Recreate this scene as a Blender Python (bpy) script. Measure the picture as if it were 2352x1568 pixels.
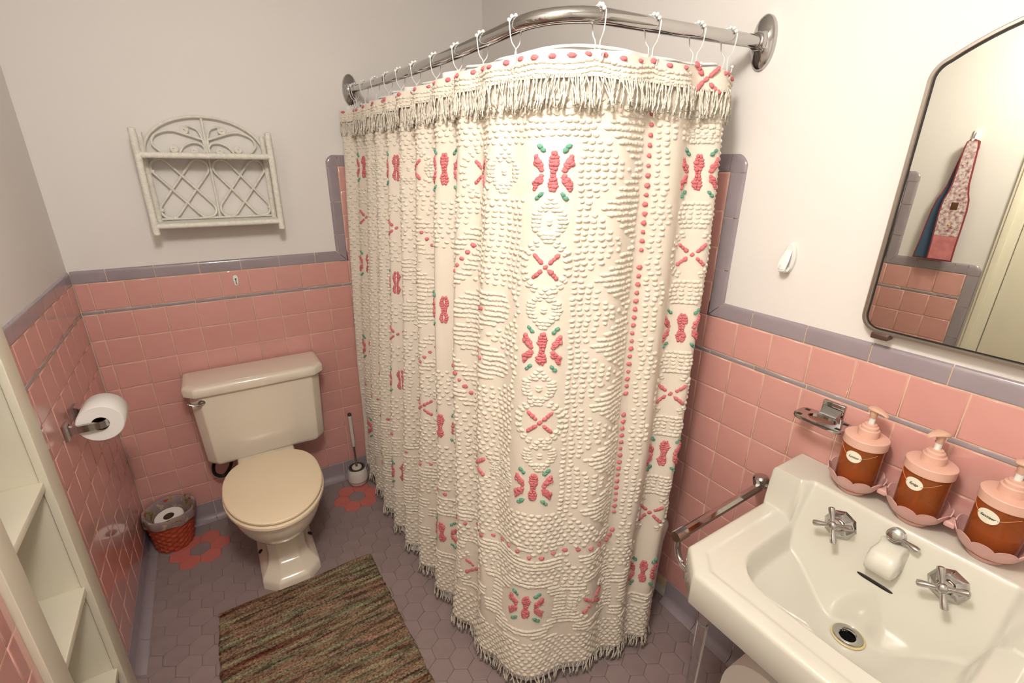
import bpy, bmesh, math, random
import numpy as np
from mathutils import Vector, Matrix

for _o in list(bpy.data.objects):
    bpy.data.objects.remove(_o, do_unlink=True)
scene = bpy.context.scene
COL = scene.collection
RND = random.Random(7)
NR = np.random.RandomState(11)
PI = math.pi

# ---------------------------------------------------------------- camera
W = 1.7918                                   # the long side wall stands at x = W
cam_d = bpy.data.cameras.new('camera')
cam = bpy.data.objects.new('camera', cam_d)
COL.objects.link(cam)
cam_d.sensor_width = 36.0
cam_d.sensor_fit = 'HORIZONTAL'
cam_d.lens = 36.0 * 1091.432 / 2352.0
cam_d.clip_start = 0.01
cam.matrix_world = Matrix((
    (0.8479, 0.1760, -0.5001, 0.4782),
    (-0.5300, 0.2990, -0.7935, -2.3935),
    (0.0099, 0.9379, 0.3468, 1.6536),
    (0, 0, 0, 1)))
scene.camera = cam

# ---------------------------------------------------------------- light
def srgb(r, g, b):
    f = lambda c: (c / 255 / 12.92) if c / 255 <= .04045 else ((c / 255 + .055) / 1.055) ** 2.4
    return (f(r), f(g), f(b), 1.0)

world = bpy.data.worlds.new('world')
scene.world = world
world.use_nodes = True
world.node_tree.nodes['Background'].inputs[0].default_value = (1.0, .93, .86, 1)
world.node_tree.nodes['Background'].inputs[1].default_value = 0.05

def area(name, loc, rot, size, energy, col, shape='DISK', size_y=None):
    l = bpy.data.lights.new(name, 'AREA')
    l.shape = shape
    l.size = size
    if size_y: l.size_y = size_y
    l.energy = energy
    l.color = col
    o = bpy.data.objects.new(name, l)
    o.location = loc
    o.rotation_euler = rot
    COL.objects.link(o)
    return o
LAMP = (0.52, -2.08, 2.325)                  # added unseen lamp, standing in for flash bounced off the ceiling
LAMP_POWER = 124.0
LAMP_COL = (1.0, .958, .91, 1)
lamp_d = bpy.data.lights.new('added_bulb_light', 'POINT')
lamp_d.shadow_soft_size = .10                # soft radius of the added light, wider than its bulb
lamp_d.energy = LAMP_POWER * 4 * PI * PI * .01
lamp_d.color = LAMP_COL[:3]
lamp_o = bpy.data.objects.new('added_bulb_light', lamp_d)
lamp_o.location = LAMP
COL.objects.link(lamp_o)
vs = scene.view_settings
scene.display_settings.display_device = 'sRGB'
vs.view_transform = 'Standard'
vs.look = 'None'
vs.exposure = 0.13
vs.gamma = 1.0
vs.use_curve_mapping = False
# keep the full-size render within reason
cy = scene.cycles
cy.use_adaptive_sampling = True
cy.adaptive_threshold = .10
cy.max_bounces = 6
cy.diffuse_bounces = 3
cy.glossy_bounces = 4
cy.transmission_bounces = 7

# ---------------------------------------------------------------- materials
MATS = {}
def mat(name, col, rough=.5, metal=0., coat=0., coat_rough=.05, vary=0., obj_vary=0., vscale=6., bump=0., bscale=80.,
        spec=.5, trans=0., ior=1.45, sheen=0., alpha=1., vcol=None, sss=0.):
    if name in MATS: return MATS[name]
    m = bpy.data.materials.new(name)
    m.use_nodes = True
    nt = m.node_tree
    b = nt.nodes['Principled BSDF']
    I = b.inputs
    I['Base Color'].default_value = col
    I['Roughness'].default_value = rough
    I['Metallic'].default_value = metal
    I['Coat Weight'].default_value = coat
    I['Coat Roughness'].default_value = coat_rough
    I['Specular IOR Level'].default_value = spec
    I['Transmission Weight'].default_value = trans
    I['IOR'].default_value = ior
    I['Sheen Weight'].default_value = sheen
    I['Alpha'].default_value = alpha
    if sss:
        I['Subsurface Weight'].default_value = sss
        I['Subsurface Radius'].default_value = (.01, .006, .004)
    src = None
    if vary or vcol:
        tc = nt.nodes.new('ShaderNodeTexCoord')
        nz = nt.nodes.new('ShaderNodeTexNoise')
        nz.inputs['Scale'].default_value = vscale
        nz.inputs['Detail'].default_value = 4
        nt.links.new(tc.outputs['Object'], nz.inputs['Vector'])
        mx = nt.nodes.new('ShaderNodeMix'); mx.data_type = 'RGBA'
        c2 = vcol if vcol else tuple(max(0, c * (1 - vary)) for c in col[:3]) + (1,)
        mx.inputs[6].default_value = col
        mx.inputs[7].default_value = c2
        rp = nt.nodes.new('ShaderNodeMapRange')
        rp.inputs[1].default_value = .38; rp.inputs[2].default_value = .68
        nt.links.new(nz.outputs[0], rp.inputs[0])
        nt.links.new(rp.outputs[0], mx.inputs[0])
        src = mx.outputs[2]
    if obj_vary:
        oi = nt.nodes.new('ShaderNodeObjectInfo')
        hs = nt.nodes.new('ShaderNodeHueSaturation')
        mr = nt.nodes.new('ShaderNodeMapRange')
        mr.inputs[3].default_value = 1 - obj_vary; mr.inputs[4].default_value = 1 + obj_vary
        nt.links.new(oi.outputs['Random'], mr.inputs[0])
        nt.links.new(mr.outputs[0], hs.inputs['Value'])
        if src: nt.links.new(src, hs.inputs['Color'])
        else: hs.inputs['Color'].default_value = col
        src = hs.outputs[0]
    if src: nt.links.new(src, I['Base Color'])
    if bump:
        tc = nt.nodes.new('ShaderNodeTexCoord')
        nz = nt.nodes.new('ShaderNodeTexNoise')
        nz.inputs['Scale'].default_value = bscale
        nz.inputs['Detail'].default_value = 3
        bp = nt.nodes.new('ShaderNodeBump')
        bp.inputs['Strength'].default_value = bump
        bp.inputs['Distance'].default_value = .003
        nt.links.new(tc.outputs['Object'], nz.inputs['Vector'])
        nt.links.new(nz.outputs[0], bp.inputs['Height'])
        nt.links.new(bp.outputs[0], I['Normal'])
    MATS[name] = m
    return m

M_paint = mat('wall_paint', srgb(236, 230, 224), .55)
M_ceil = mat('ceiling_paint', srgb(240, 236, 230), .8)
M_grout = mat('wall_grout', srgb(226, 196, 166), .8, vary=.12, vscale=14)
M_pink = mat('pink_glaze', srgb(220, 161, 152), .10, coat=.6, coat_rough=.02, obj_vary=.035, vary=.05, vscale=9)
M_lav = mat('lavender_glaze', srgb(160, 147, 152), .13, coat=.5, coat_rough=.06, obj_vary=.03, vary=.07, vscale=12)
M_fgrout = mat('floor_grout', srgb(120, 100, 92), .8, vary=.3, vscale=9)
M_flav = mat('lavender_floor_glaze', srgb(152, 133, 131), .40, obj_vary=.045, vary=.10, vscale=14)
M_fpink = mat('pink_floor_glaze', srgb(208, 116, 106), .42, obj_vary=.04, vary=.08, vscale=14)
M_cream = mat('cream_woodwork_paint', srgb(236, 228, 206), .42, vary=.05, vscale=4)
M_chrome = mat('chrome', (.50, .49, .48, 1), .07, 1.0)
M_dark = mat('black_rubber_and_gap_shade', srgb(30, 26, 24), .5)  # rubber parts, and the painted darkness of openings and gaps
M_white = mat('white_plastic', srgb(240, 238, 232), .35)
M_china = mat('white_vitreous_china', srgb(218, 214, 200), .10, coat=.6, coat_rough=.04)
M_toilet = mat('bone_vitreous_china', srgb(240, 228, 208), .10, coat=.6, coat_rough=.04)
M_seat = mat('yellowed_seat_plastic', srgb(250, 230, 196), .25, coat=.3, vary=.03, vscale=5)
M_paper = mat('toilet_paper', srgb(250, 246, 240), .95, bump=.15, bscale=400)

# ---------------------------------------------------------------- mesh helpers
ORG = {}
class MB:
    def __init__(s):
        s.v = []; s.f = []; s.m = []
    def add(s, vs_, fs, mi=0):
        o = len(s.v)
        s.v += [tuple(map(float, p)) for p in vs_]
        s.f += [tuple(i + o for i in f) for f in fs]
        s.m += [mi] * len(fs)
        return s
    def box(s, a, b, mi=0, bev=0.0):
        x0, y0, z0 = [min(p, q) for p, q in zip(a, b)]
        x1, y1, z1 = [max(p, q) for p, q in zip(a, b)]
        if bev <= 0:
            s.add([(x0, y0, z0), (x1, y0, z0), (x1, y1, z0), (x0, y1, z0), (x0, y0, z1), (x1, y0, z1), (x1, y1, z1), (x0, y1, z1)],
                  [(3, 2, 1, 0), (4, 5, 6, 7), (0, 1, 5, 4), (1, 2, 6, 5), (2, 3, 7, 6), (3, 0, 4, 7)], mi)
        else:
            bm = bmesh.new()
            bmesh.ops.create_cube(bm, size=1)
            for v in bm.verts:
                v.co = Vector(((x0 + x1) / 2 + v.co.x * (x1 - x0), (y0 + y1) / 2 + v.co.y * (y1 - y0), (z0 + z1) / 2 + v.co.z * (z1 - z0)))
            bmesh.ops.bevel(bm, geom=bm.edges[:] + bm.verts[:], offset=bev, segments=3, profile=.5, affect='EDGES')
            bm.verts.ensure_lookup_table()
            s.add([v.co[:] for v in bm.verts], [tuple(v.index for v in f.verts) for f in bm.faces], mi)
            bm.free()
        return s
    def loft(s, secs, closed=True, cap0=True, cap1=True, mi=0):
        n = len(secs[0]); vs_ = [p for sec in secs for p in sec]; fs = []
        for k in range(len(secs) - 1):
            for i in range(n if closed else n - 1):
                j = (i + 1) % n
                fs.append((k * n + i, k * n + j, (k + 1) * n + j, (k + 1) * n + i))
        if cap0: fs.append(tuple(reversed(range(n))))
        if cap1: fs.append(tuple((len(secs) - 1) * n + i for i in range(n)))
        return s.add(vs_, fs, mi)
    def lathe(s, prof, c=(0, 0, 0), axis=(0, 0, 1), n=32, mi=0, cap0=True, cap1=True, scale=(1, 1)):
        ax = Vector(axis).normalized()
        t = Vector((1, 0, 0)) if abs(ax.x) < .9 else Vector((0, 1, 0))
        e1 = (t - ax * t.dot(ax)).normalized(); e2 = ax.cross(e1)
        secs = []
        for r, h in prof:
            secs.append([tuple(Vector(c) + ax * h + (e1 * math.cos(2 * PI * i / n) * scale[0] + e2 * math.sin(2 * PI * i / n) * scale[1]) * r) for i in range(n)])
        return s.loft(secs, True, cap0, cap1, mi)
    def tube(s, path, r, n=10, closed=False, mi=0, cap=True, flat=None, up=None):
        P = [Vector(p) for p in path]; N = len(P); secs = []
        rr = r if isinstance(r, (list, tuple)) else [r] * N
        prev = None
        for i in range(N):
            if closed: t = P[(i + 1) % N] - P[(i - 1) % N]
            else: t = P[min(i + 1, N - 1)] - P[max(i - 1, 0)]
            t.normalize()
            if prev is None:
                a = Vector(up) if up else (Vector((0, 0, 1)) if abs(t.z) < .9 else Vector((1, 0, 0)))
            else: a = prev
            e1 = (a - t * a.dot(t)).normalized(); prev = e1
            e2 = t.cross(e1)
            fx, fy = flat if flat else (1, 1)
            secs.append([tuple(P[i] + (e1 * math.cos(2 * PI * k / n + PI / n) * fx + e2 * math.sin(2 * PI * k / n + PI / n) * fy) * rr[i]) for k in range(n)])
        if closed: secs.append(secs[0])
        return s.loft(secs, True, cap and not closed, cap and not closed, mi)
    def sphere(s, c, r, n=10, m=6, mi=0, sc=(1, 1, 1)):
        secs = []
        for j in range(1, m):
            a = PI * j / m
            secs.append([(c[0] + r * sc[0] * math.sin(a) * math.cos(2 * PI * i / n), c[1] + r * sc[1] * math.sin(a) * math.sin(2 * PI * i / n), c[2] - r * sc[2] * math.cos(a)) for i in range(n)])
        return s.loft(secs, True, True, True, mi)
    def extrude(s, poly, d, mi=0):
        n = len(poly); P = [Vector(p) for p in poly]; d = Vector(d)
        return s.add([p[:] for p in P] + [(p + d)[:] for p in P],
                     [tuple(reversed(range(n))), tuple(range(n, 2 * n))] + [(i, (i + 1) % n, n + (i + 1) % n, n + i) for i in range(n)], mi)
    def build(s, name, mats, parent=None, ang=40, label=None, kind=None):
        if not isinstance(mats, (list, tuple)): mats = [mats]
        o_ = ORG.get(parent.name, Vector((0, 0, 0))) if parent else Vector((0, 0, 0))
        me = bpy.data.meshes.new(name)
        me.from_pydata([(v[0] - o_.x, v[1] - o_.y, v[2] - o_.z) for v in s.v], [], s.f)
        for m in mats: me.materials.append(m)
        if len(mats) > 1:
            me.polygons.foreach_set('material_index', s.m)
        bm = bmesh.new(); bm.from_mesh(me)
        bmesh.ops.recalc_face_normals(bm, faces=bm.faces)
        bm.to_mesh(me); bm.free()
        if ang is None:
            pass
        else:
            me.polygons.foreach_set('use_smooth', [True] * len(me.polygons))
            me.set_sharp_from_angle(angle=math.radians(ang))
        ob = bpy.data.objects.new(name, me)
        COL.objects.link(ob)
        if parent: ob.parent = parent
        ORG[ob.name] = o_.copy()
        if label: ob['label'] = label
        if kind: ob['kind'] = kind
        return ob

def thing(name, label, cat, loc=(0, 0, 0), group=None):
    o = bpy.data.objects.new(name, None)
    o.empty_display_size = .05
    COL.objects.link(o)
    o.location = loc
    ORG[o.name] = Vector(loc)
    o['label'] = label; o['category'] = cat
    if group: o['group'] = group
    return o
def tag(o, label, cat, group=None):
    o['label'] = label; o['category'] = cat
    if group: o['group'] = group
    return o
def copy_tree(o, parent=None):
    c = o.copy(); COL.objects.link(c)
    c.parent = parent
    for ch in list(o.children): copy_tree(ch, c)
    return c
def rrect(cx, cy, hx, hy, r, z, n=6):
    out = []
    r = min(r, hx, hy)
    for (sx, sy, a0) in ((1, 1, 0), (-1, 1, PI / 2), (-1, -1, PI), (1, -1, 3 * PI / 2)):
        for k in range(n + 1):
            a = a0 + PI / 2 * k / n
            out.append((cx + sx * (hx - r) + r * math.cos(a), cy + sy * (hy - r) + r * math.sin(a), z))
    return out
def smooth_path(P, n=6, closed=False):
    P = [Vector(p) for p in P]; out = []; N = len(P)
    rng = N if closed else N - 1
    for i in range(rng):
        p0 = P[(i - 1) % N] if closed or i > 0 else P[i] * 2 - P[i + 1]
        p1 = P[i]; p2 = P[(i + 1) % N]
        p3 = P[(i + 2) % N] if closed or i + 2 < N else p2 * 2 - p1
        for k in range(n):
            t = k / n
            out.append(((2 * p1) + (p2 - p0) * t + (2 * p0 - 5 * p1 + 4 * p2 - p3) * t * t + (3 * p1 - p0 - 3 * p2 + p3) * t ** 3) * .5)
    if not closed: out.append(P[-1])
    return [tuple(p) for p in out]
def struct(o, label=None, cat=None):
    o['kind'] = 'structure'
    if label: o['label'] = label
    if cat: o['category'] = cat
    return o
# ================================================================ room shell
TP = .1095                                   # wall tile pitch
ZR0 = .10 + 9 * TP                           # underside of the thin liner course
LIN = .0145                                  # liner course incl. joint
ZCAP = ZR0 + LIN + TP                        # underside of the cap course
CAPW = .0525
GR = .0024                                   # joint width
YF = -3.35                                   # wall behind the camera

mb = MB(); mb.box((-.2, .006, -.05), (W + .2, .16, 2.44))
wall_back = struct(mb.build('wall_back', M_paint, ang=None), 'cream painted wall behind the toilet with pink tile wainscot', 'wall')
mb = MB(); mb.box((W + .006, .006, -.05), (W + .16, YF, 2.44))
wall_right = struct(mb.build('wall_right', M_paint, ang=None), 'white painted wall behind the sink and mirror with pink tile wainscot', 'wall')
NY0, NY1, NZ1 = -.870, -1.190, 1.93          # opening of the recessed shelves
mb = MB()
mb.box((-.16, .006, -.05), (-.006, NY0, 2.44))
mb.box((-.16, NY1, -.05), (-.006, YF, 2.44))
mb.box((-.16, NY0, NZ1), (-.006, NY1, 2.44))
wall_left = struct(mb.build('wall_left', M_paint, ang=None), 'painted wall with the recessed shelves and toilet paper holder', 'wall')
mb = MB(); mb.box((-.2, YF, -.05), (W + .2, YF - .1, 2.44))
wall_front = struct(mb.build('wall_front', M_paint, ang=None), 'plain painted wall behind the camera', 'wall')
mb = MB(); mb.box((-.2, .16, 2.44), (W + .2, YF - .1, 2.54))
ceiling = struct(mb.build('ceiling', M_ceil, ang=None), 'white painted ceiling', 'ceiling')
mb = MB(); mb.box((-.2, .16, -.09), (W + .2, YF - .1, -.0022))
floor = struct(mb.build('floor', M_fgrout, ang=None), 'mauve hexagon tiled floor with pink tile flowers', 'floor')

# local frames: X along the wall, Y up, Z out into the room
FR = {
 'back': Matrix(((1, 0, 0, 0), (0, 0, -1, 0), (0, 1, 0, 0), (0, 0, 0, 1))),
 'right': Matrix(((0, 0, -1, W), (-1, 0, 0, 0), (0, 1, 0, 0), (0, 0, 0, 1))),
 'left': Matrix(((0, 0, 1, 0), (1, 0, 0, 0), (0, 1, 0, 0), (0, 0, 0, 1))),
}
PAR = {'back': wall_back, 'right': wall_right, 'left': wall_left}
_tm = {}
def tile_mesh(w, h, m):
    key = (round(w, 4), round(h, 4), m.name)
    if key in _tm: return _tm[key]
    vs_ = []; fs = []
    for ins, z in ((0, -.0045), (0, -.0014), (.0018, -.0003), (.0045, 0)):
        a, b = w / 2 - ins, h / 2 - ins
        vs_ += [(-a, -b, z), (a, -b, z), (a, b, z), (-a, b, z)]
    for k in range(3):
        for i in range(4):
            j = (i + 1) % 4
            fs.append((k * 4 + i, k * 4 + j, k * 4 + 4 + j, k * 4 + 4 + i))
    fs.append((12, 13, 14, 15))
    me = bpy.data.meshes.new('tile'); me.from_pydata(vs_, [], fs); me.materials.append(m)
    me.polygons.foreach_set('use_smooth', [True] * (len(fs) - 1) + [False])
    _tm[key] = me
    return me
def tile(wall, u0, u1, v0, v1, m, name='wall_tile', loose=None):
    w, h = u1 - u0 - GR, v1 - v0 - GR
    if w < .004 or h < .004: return
    if loose is not None:
        loose.append((wall, u0, u1, v0, v1)); return
    o = bpy.data.objects.new(name, tile_mesh(w, h, m)); COL.objects.link(o)
    o.parent = PAR[wall]
    j = lambda a: RND.uniform(-a, a)
    o.matrix_local = FR[wall] @ Matrix.Translation(((u0 + u1) / 2, (v0 + v1) / 2, j(.00025))) @ Matrix.Rotation(j(.0009), 4, 'X') @ Matrix.Rotation(j(.0009), 4, 'Y')
    return o
CAPP = [(0.0012, -.0015), (.0024, -.0002), (.006, 0), (.036, 0), (.0415, -.0006), (.046, -.0022), (.0492, -.0048), (.0513, -.0078), (.0520, -.012)]
BASEP = [(.100, -.0055), (.100, -.0015), (.0988, -.0002), (.095, 0), (.034, 0), (.024, .0012), (.016, .0048), (.0095, .0105), (.0045, .018), (.0018, .026), (.0004, .0285), (-.0015, .0285), (-.0015, -.0055)]
def strip(wall, u0, u1, v, prof, across, m, name, m0=0., m1=0.):
    """a moulded tile run along u (across='v') or along v (across='+u'/'-u'); m0/m1 mitre the ends"""
    mb = MB(); secs = []
    for e in (0, 1):
        sec = []
        for d, h in prof:
            t = (u0 + GR / 2 + m0 * d) if e == 0 else (u1 - GR / 2 + m1 * d)
            if across == 'v': p = Vector((t, v + d, h))
            elif across == '+u': p = Vector((v + d, t, h))
            else: p = Vector((v - d, t, h))
            sec.append(tuple(FR[wall] @ p))
        secs.append(sec)
    mb.loft(secs, closed=False, cap0=True, cap1=True)
    o = mb.build(name, m, PAR[wall], ang=60)
    return o

def grout_slab(wall, u0, u1, v0, v1, d=-.0016):
    mb = MB(); vs_ = [FR[wall] @ Vector(p) for p in ((u0, v0, d), (u1, v0, d), (u1, v1, d), (u0, v1, d), (u0, v0, -.007), (u1, v0, -.007), (u1, v1, -.007), (u0, v1, -.007))]
    mb.add([v[:] for v in vs_], [(0, 1, 2, 3), (0, 1, 5, 4), (1, 2, 6, 5), (2, 3, 7, 6), (3, 0, 4, 7)])
    return mb.build('grout', M_grout, PAR[wall], ang=None)

def rows():
    out = [(ZR0 - (k + 1) * TP, ZR0 - k * TP) for k in range(9)]
    out.append((ZR0 + LIN, ZCAP))
    return out
loose = []
def loose_build(wall, items, m, nm):
    mb = MB()
    for (wl, u0, u1, v0, v1) in items:
        if wl != wall: continue
        a, b, c, d = u0 + GR / 2, u1 - GR / 2, v0 + GR / 2, v1 - GR / 2
        e = .002
        P = [(a, c, -.004), (b, c, -.004), (b, d, -.004), (a, d, -.004), (a + e, c + e, 0), (b - e, c + e, 0), (b - e, d - e, 0), (a + e, d - e, 0)]
        mb.add([(FR[wall] @ Vector(p))[:] for p in P], [(4, 5, 6, 7), (0, 1, 5, 4), (1, 2, 6, 5), (2, 3, 7, 6), (3, 0, 4, 7)])
    if mb.v: mb.build(nm, m, PAR[wall], ang=None, kind='stuff')

TQ = .1080
# ---- back wall
bx = [0.0008] + [.0458 + i * TP for i in range(17)]
bx = [x for x in bx if x < W - .01] + [W]
for i in range(len(bx) - 1):
    far = bx[i] > 1.13
    for v0, v1 in rows():
        tile('back', bx[i], bx[i + 1], v0, v1, M_pink, loose=loose if far else None)
    if bx[i] > 1.0:
        for k in range(4):
            tile('back', bx[i], bx[i + 1], ZCAP + k * TQ, ZCAP + (k + 1) * TQ, M_pink, loose=loose if far else None)
        for v in (ZCAP + 4 * TQ,):
            pass
grout_slab('back', 0, W, .05, ZCAP + .044); grout_slab('back', .998, W, ZCAP, ZCAP + 4 * TQ + .034)
jx = [0.0] + [.069 + .1537 * i for i in range(12)]
for a, b in zip(jx[:-1], jx[1:]):
    b = min(b, W)
    if a < W: tile('back', a, b, ZR0, ZR0 + LIN, M_lav, 'liner_tile')
cx_ = [0.0] + [.106 + .155 * i for i in range(6)]
for a, b in zip(cx_[:-1], cx_[1:]): strip('back', a, b, ZCAP, CAPP, 'v', M_lav, 'cap_tile')
strip('back', .881, 1.0313, ZCAP, CAPP, 'v', M_lav, 'cap_tile', m1=-1)
zt = [ZCAP, 1.336, 1.487, ZCAP + 4 * TQ]
for k in range(3): strip('back', zt[k], zt[k + 1], 1.0313, CAPP, '-u', M_lav, 'cap_tile', m0=1 if k == 0 else 0)
for a, b in ((1.0313, 1.1408), (1.1408, 1.295), (1.295, 1.45), (1.45, 1.605), (1.605, W)):
    strip('back', a, b, ZCAP + 4 * TQ, CAPP, 'v', M_lav, 'cap_tile')
def corner_cap(wall, u, v, s):
    """rounded outer corner of the cap course"""
    mb = MB(); secs = []
    ring = []
    for d, h in CAPP:
        pts = []
        for k in range(9):
            # square near the field, rounded at the rim
            a = PI / 2 * k / 8
            c, sn = math.cos(a), math.sin(a)
            q = max(c, sn); rr = d / q
            r_in = d * (1 + .10)
            rad = min(rr, r_in) if d > .03 else rr
            pts.append(tuple(FR[wall] @ Vector((u + s * rad * c, v + rad * sn, h))))
        secs.append(pts)
    mb.loft(secs, closed=False, cap0=False, cap1=False)
    return mb.build('cap_tile', M_lav, PAR[wall], ang=60)
corner_cap('back', 1.0313, ZCAP + 4 * TQ, -1)
for i in range(-1, 7):
    a = .264 + .1552 * i
    strip('back', max(a, 0), min(a + .1552, 1.2), 0, BASEP, 'v', M_lav, 'base_tile')
# ---- right wall (u = -y)
ry = [1.4864 + i * TP for i in range(-14, 11)]
ry = [max(u, 0) for u in ry if u > -.1]
for i in range(len(ry) - 1):
    far = ry[i] < 1.37
    for v0, v1 in rows():
        tile('right', ry[i], ry[i + 1], v0, v1, M_pink, loose=loose if far else None)
    if ry[i + 1] < 1.49:
        for k in range(4):
            tile('right', ry[i], ry[i + 1], ZCAP + k * TQ, ZCAP + (k + 1) * TQ, M_pink, loose=loose if far else None)
grout_slab('right', 0, 2.6, .05, ZCAP + .044); grout_slab('right', 0, 1.4864 + .034, ZCAP, ZCAP + 4 * TQ + .034)
for i in range(-9, 7):
    a = 1.517 + .1537 * i
    tile('right', max(a, 0), a + .1537, ZR0, ZR0 + LIN, M_lav, 'liner_tile')
strip('right', 1.4864, 1.636, ZCAP, CAPP, 'v', M_lav, 'cap_tile', m0=1)
for i in range(7): strip('right', 1.636 + .1548 * i, 1.636 + .1548 * (i + 1), ZCAP, CAPP, 'v', M_lav, 'cap_tile')
zt = [ZCAP, 1.36, 1.515, ZCAP + 4 * TQ]
for k in range(3): strip('right', zt[k], zt[k + 1], 1.4864, CAPP, '+u', M_lav, 'cap_tile', m0=1 if k == 0 else 0)
corner_cap('right', 1.4864, ZCAP + 4 * TQ, 1)
for i in range(3): strip('right', 1.4864 - .155 * (i + 1), 1.4864 - .155 * i, ZCAP + 4 * TQ, CAPP, 'v', M_lav, 'cap_tile')
for i in range(-1, 7): strip('right', 1.645 + .152 * i, 1.645 + .152 * (i + 1), 0, BASEP, 'v', M_lav, 'base_tile')
# ---- left wall (u = y)
LYE = -.812                                  # far edge of the niche frame
ly = [0.0] + [-(.0965 + i * TP) for i in range(7)] + [LYE]
for a, b in zip(ly[:-1], ly[1:]):
    for v0, v1 in rows(): tile('left', b, a, v0, v1, M_pink)
ly2 = [-1.250, -1.3115, -1.421, -1.5305, -1.640]
for a, b in zip(ly2[:-1], ly2[1:]):
    for v0, v1 in rows(): tile('left', b, a, v0, v1, M_pink)
grout_slab('left', LYE, 0, .05, ZCAP + .044); grout_slab('left', -1.674, -1.25, .05, ZCAP + .034)
for a in (0, -.155, -.31, -.465, -.62): tile('left', max(a - .155, LYE), a, ZR0, ZR0 + LIN, M_lav, 'liner_tile')
tile('left', LYE, -.775, ZR0, ZR0 + LIN, M_lav, 'liner_tile')
for a, b in ((-1.40, -1.25), (-1.553, -1.40), (-1.64, -1.553)): tile('left', a, b, ZR0, ZR0 + LIN, M_lav, 'liner_tile')
for a in (-.095, -.25, -.405, -.56, -.715): strip('left', max(a - .155, LYE), a, ZCAP, CAPP, 'v', M_lav, 'cap_tile')
strip('left', -.095, 0, ZCAP, CAPP, 'v', M_lav, 'cap_tile')
# stepped trim on the near side of the niche, then the wainscot end at the door
strip('left', -1.435, -1.294, ZCAP, CAPP, 'v', M_lav, 'cap_tile', m1=-1)
strip('left', -1.59, -1.435, ZCAP, CAPP, 'v', M_lav, 'cap_tile')
strip('left', -1.640, -1.59, ZCAP, CAPP, 'v', M_lav, 'cap_tile')
for k, (a, b) in enumerate(((ZCAP, 1.36), (1.36, 1.515), (1.515, 1.627))): strip('left', a, b, -1.294, CAPP, '-u', M_lav, 'cap_tile', m0=1 if k == 0 else 0)
corner_cap('left', -1.294, 1.627, -1)
strip('left', -1.294, -1.25, 1.627, CAPP, 'v', M_lav, 'cap_tile')
tile('left', -1.294, -1.250, ZCAP, 1.627, M_lav, 'cap_tile')
corner_cap('left', -1.640, ZCAP, -1)
for k in range(8): strip('left', max(ZCAP - .155 * (k + 1), 0), ZCAP - .155 * k, -1.640, CAPP, '-u', M_lav, 'cap_tile')
for a in (0, -.155, -.31, -.465, -.62): strip('left', a - .155, a, 0, BASEP, 'v', M_lav, 'base_tile')
for a in (-1.25, -1.405, -1.53): strip('left', max(a - .155, -1.64), a, 0, BASEP, 'v', M_lav, 'base_tile')
loose_build('back', loose, M_pink, 'shower_tiles')
loose_build('right', loose, M_pink, 'shower_tiles')

# ---- hexagon floor
HA = .07856; HR = HA / math.sqrt(3)
def hex_pts(r, z): return [(r * math.sin(PI / 3 * k), r * math.cos(PI / 3 * k), z) for k in range(6)]
def hexmesh(m):
    me = bpy.data.meshes.new('hex_tile')
    r = HR - .0006
    vs_ = hex_pts(r, -.0035) + hex_pts(r, -.0006) + hex_pts(r - .0010, -.0001) + hex_pts(r - .004, 0)
    fs = [(k * 6 + i, k * 6 + 6 + i, k * 6 + 6 + (i + 1) % 6, k * 6 + (i + 1) % 6) for k in range(3) for i in range(6)] + [tuple(18 + 5 - i for i in range(6))]
    me.from_pydata(vs_, [], fs); me.materials.append(m)
    me.polygons.foreach_set('use_smooth', [True] * (len(fs) - 1) + [False])
    return me
HM = {0: hexmesh(M_flav), 1: hexmesh(M_fpink)}
pinkset = set()
for (ci, cj) in ((0, 0), (9, 0)):
    for di, dj in ((1, 0), (-1, 0), (0, 1), (0, -1), (-1, 1), (-1, -1)):
        pinkset.add((ci + di, cj + dj))
fl = MB()
for j in range(-4, 41):
    for i in range(-4, 22):
        x = .191 + i * HA + (j % 2) * HA / 2; y = -.2 - j * HA * math.sqrt(3) / 2 * .9985
        if not (-.01 < x < W + .01 and YF - .02 < y < .01): continue
        pk = (i, j) in pinkset
        rug_in = .29 < x < .81 and -1.58 < y < -.70
        tub_in = x > 1.09 and y > -1.44
        part = y > -1.84 and not rug_in and not tub_in
        if part:
            o = bpy.data.objects.new('floor_tile', HM[1 if pk else 0]); COL.objects.link(o); o.parent = floor
            o.location = (x, y, RND.uniform(-.0002, .0002))
            o.rotation_euler = (RND.uniform(-.003, .003), RND.uniform(-.003, .003), 0)
        else:
            fl.add([(x + a, y + b, -.0035) for a, b, c in hex_pts(HR - .001, 0)] + [(x + a, y + b, 0) for a, b, c in hex_pts(HR - .002, 0)],
                   [(k, k + 6, 6 + (k + 1) % 6, (k + 1) % 6) for k in range(6)] + [(11, 10, 9, 8, 7, 6)])
fl.build('hidden_floor_tiles', M_flav, floor, ang=None, kind='stuff')

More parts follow.
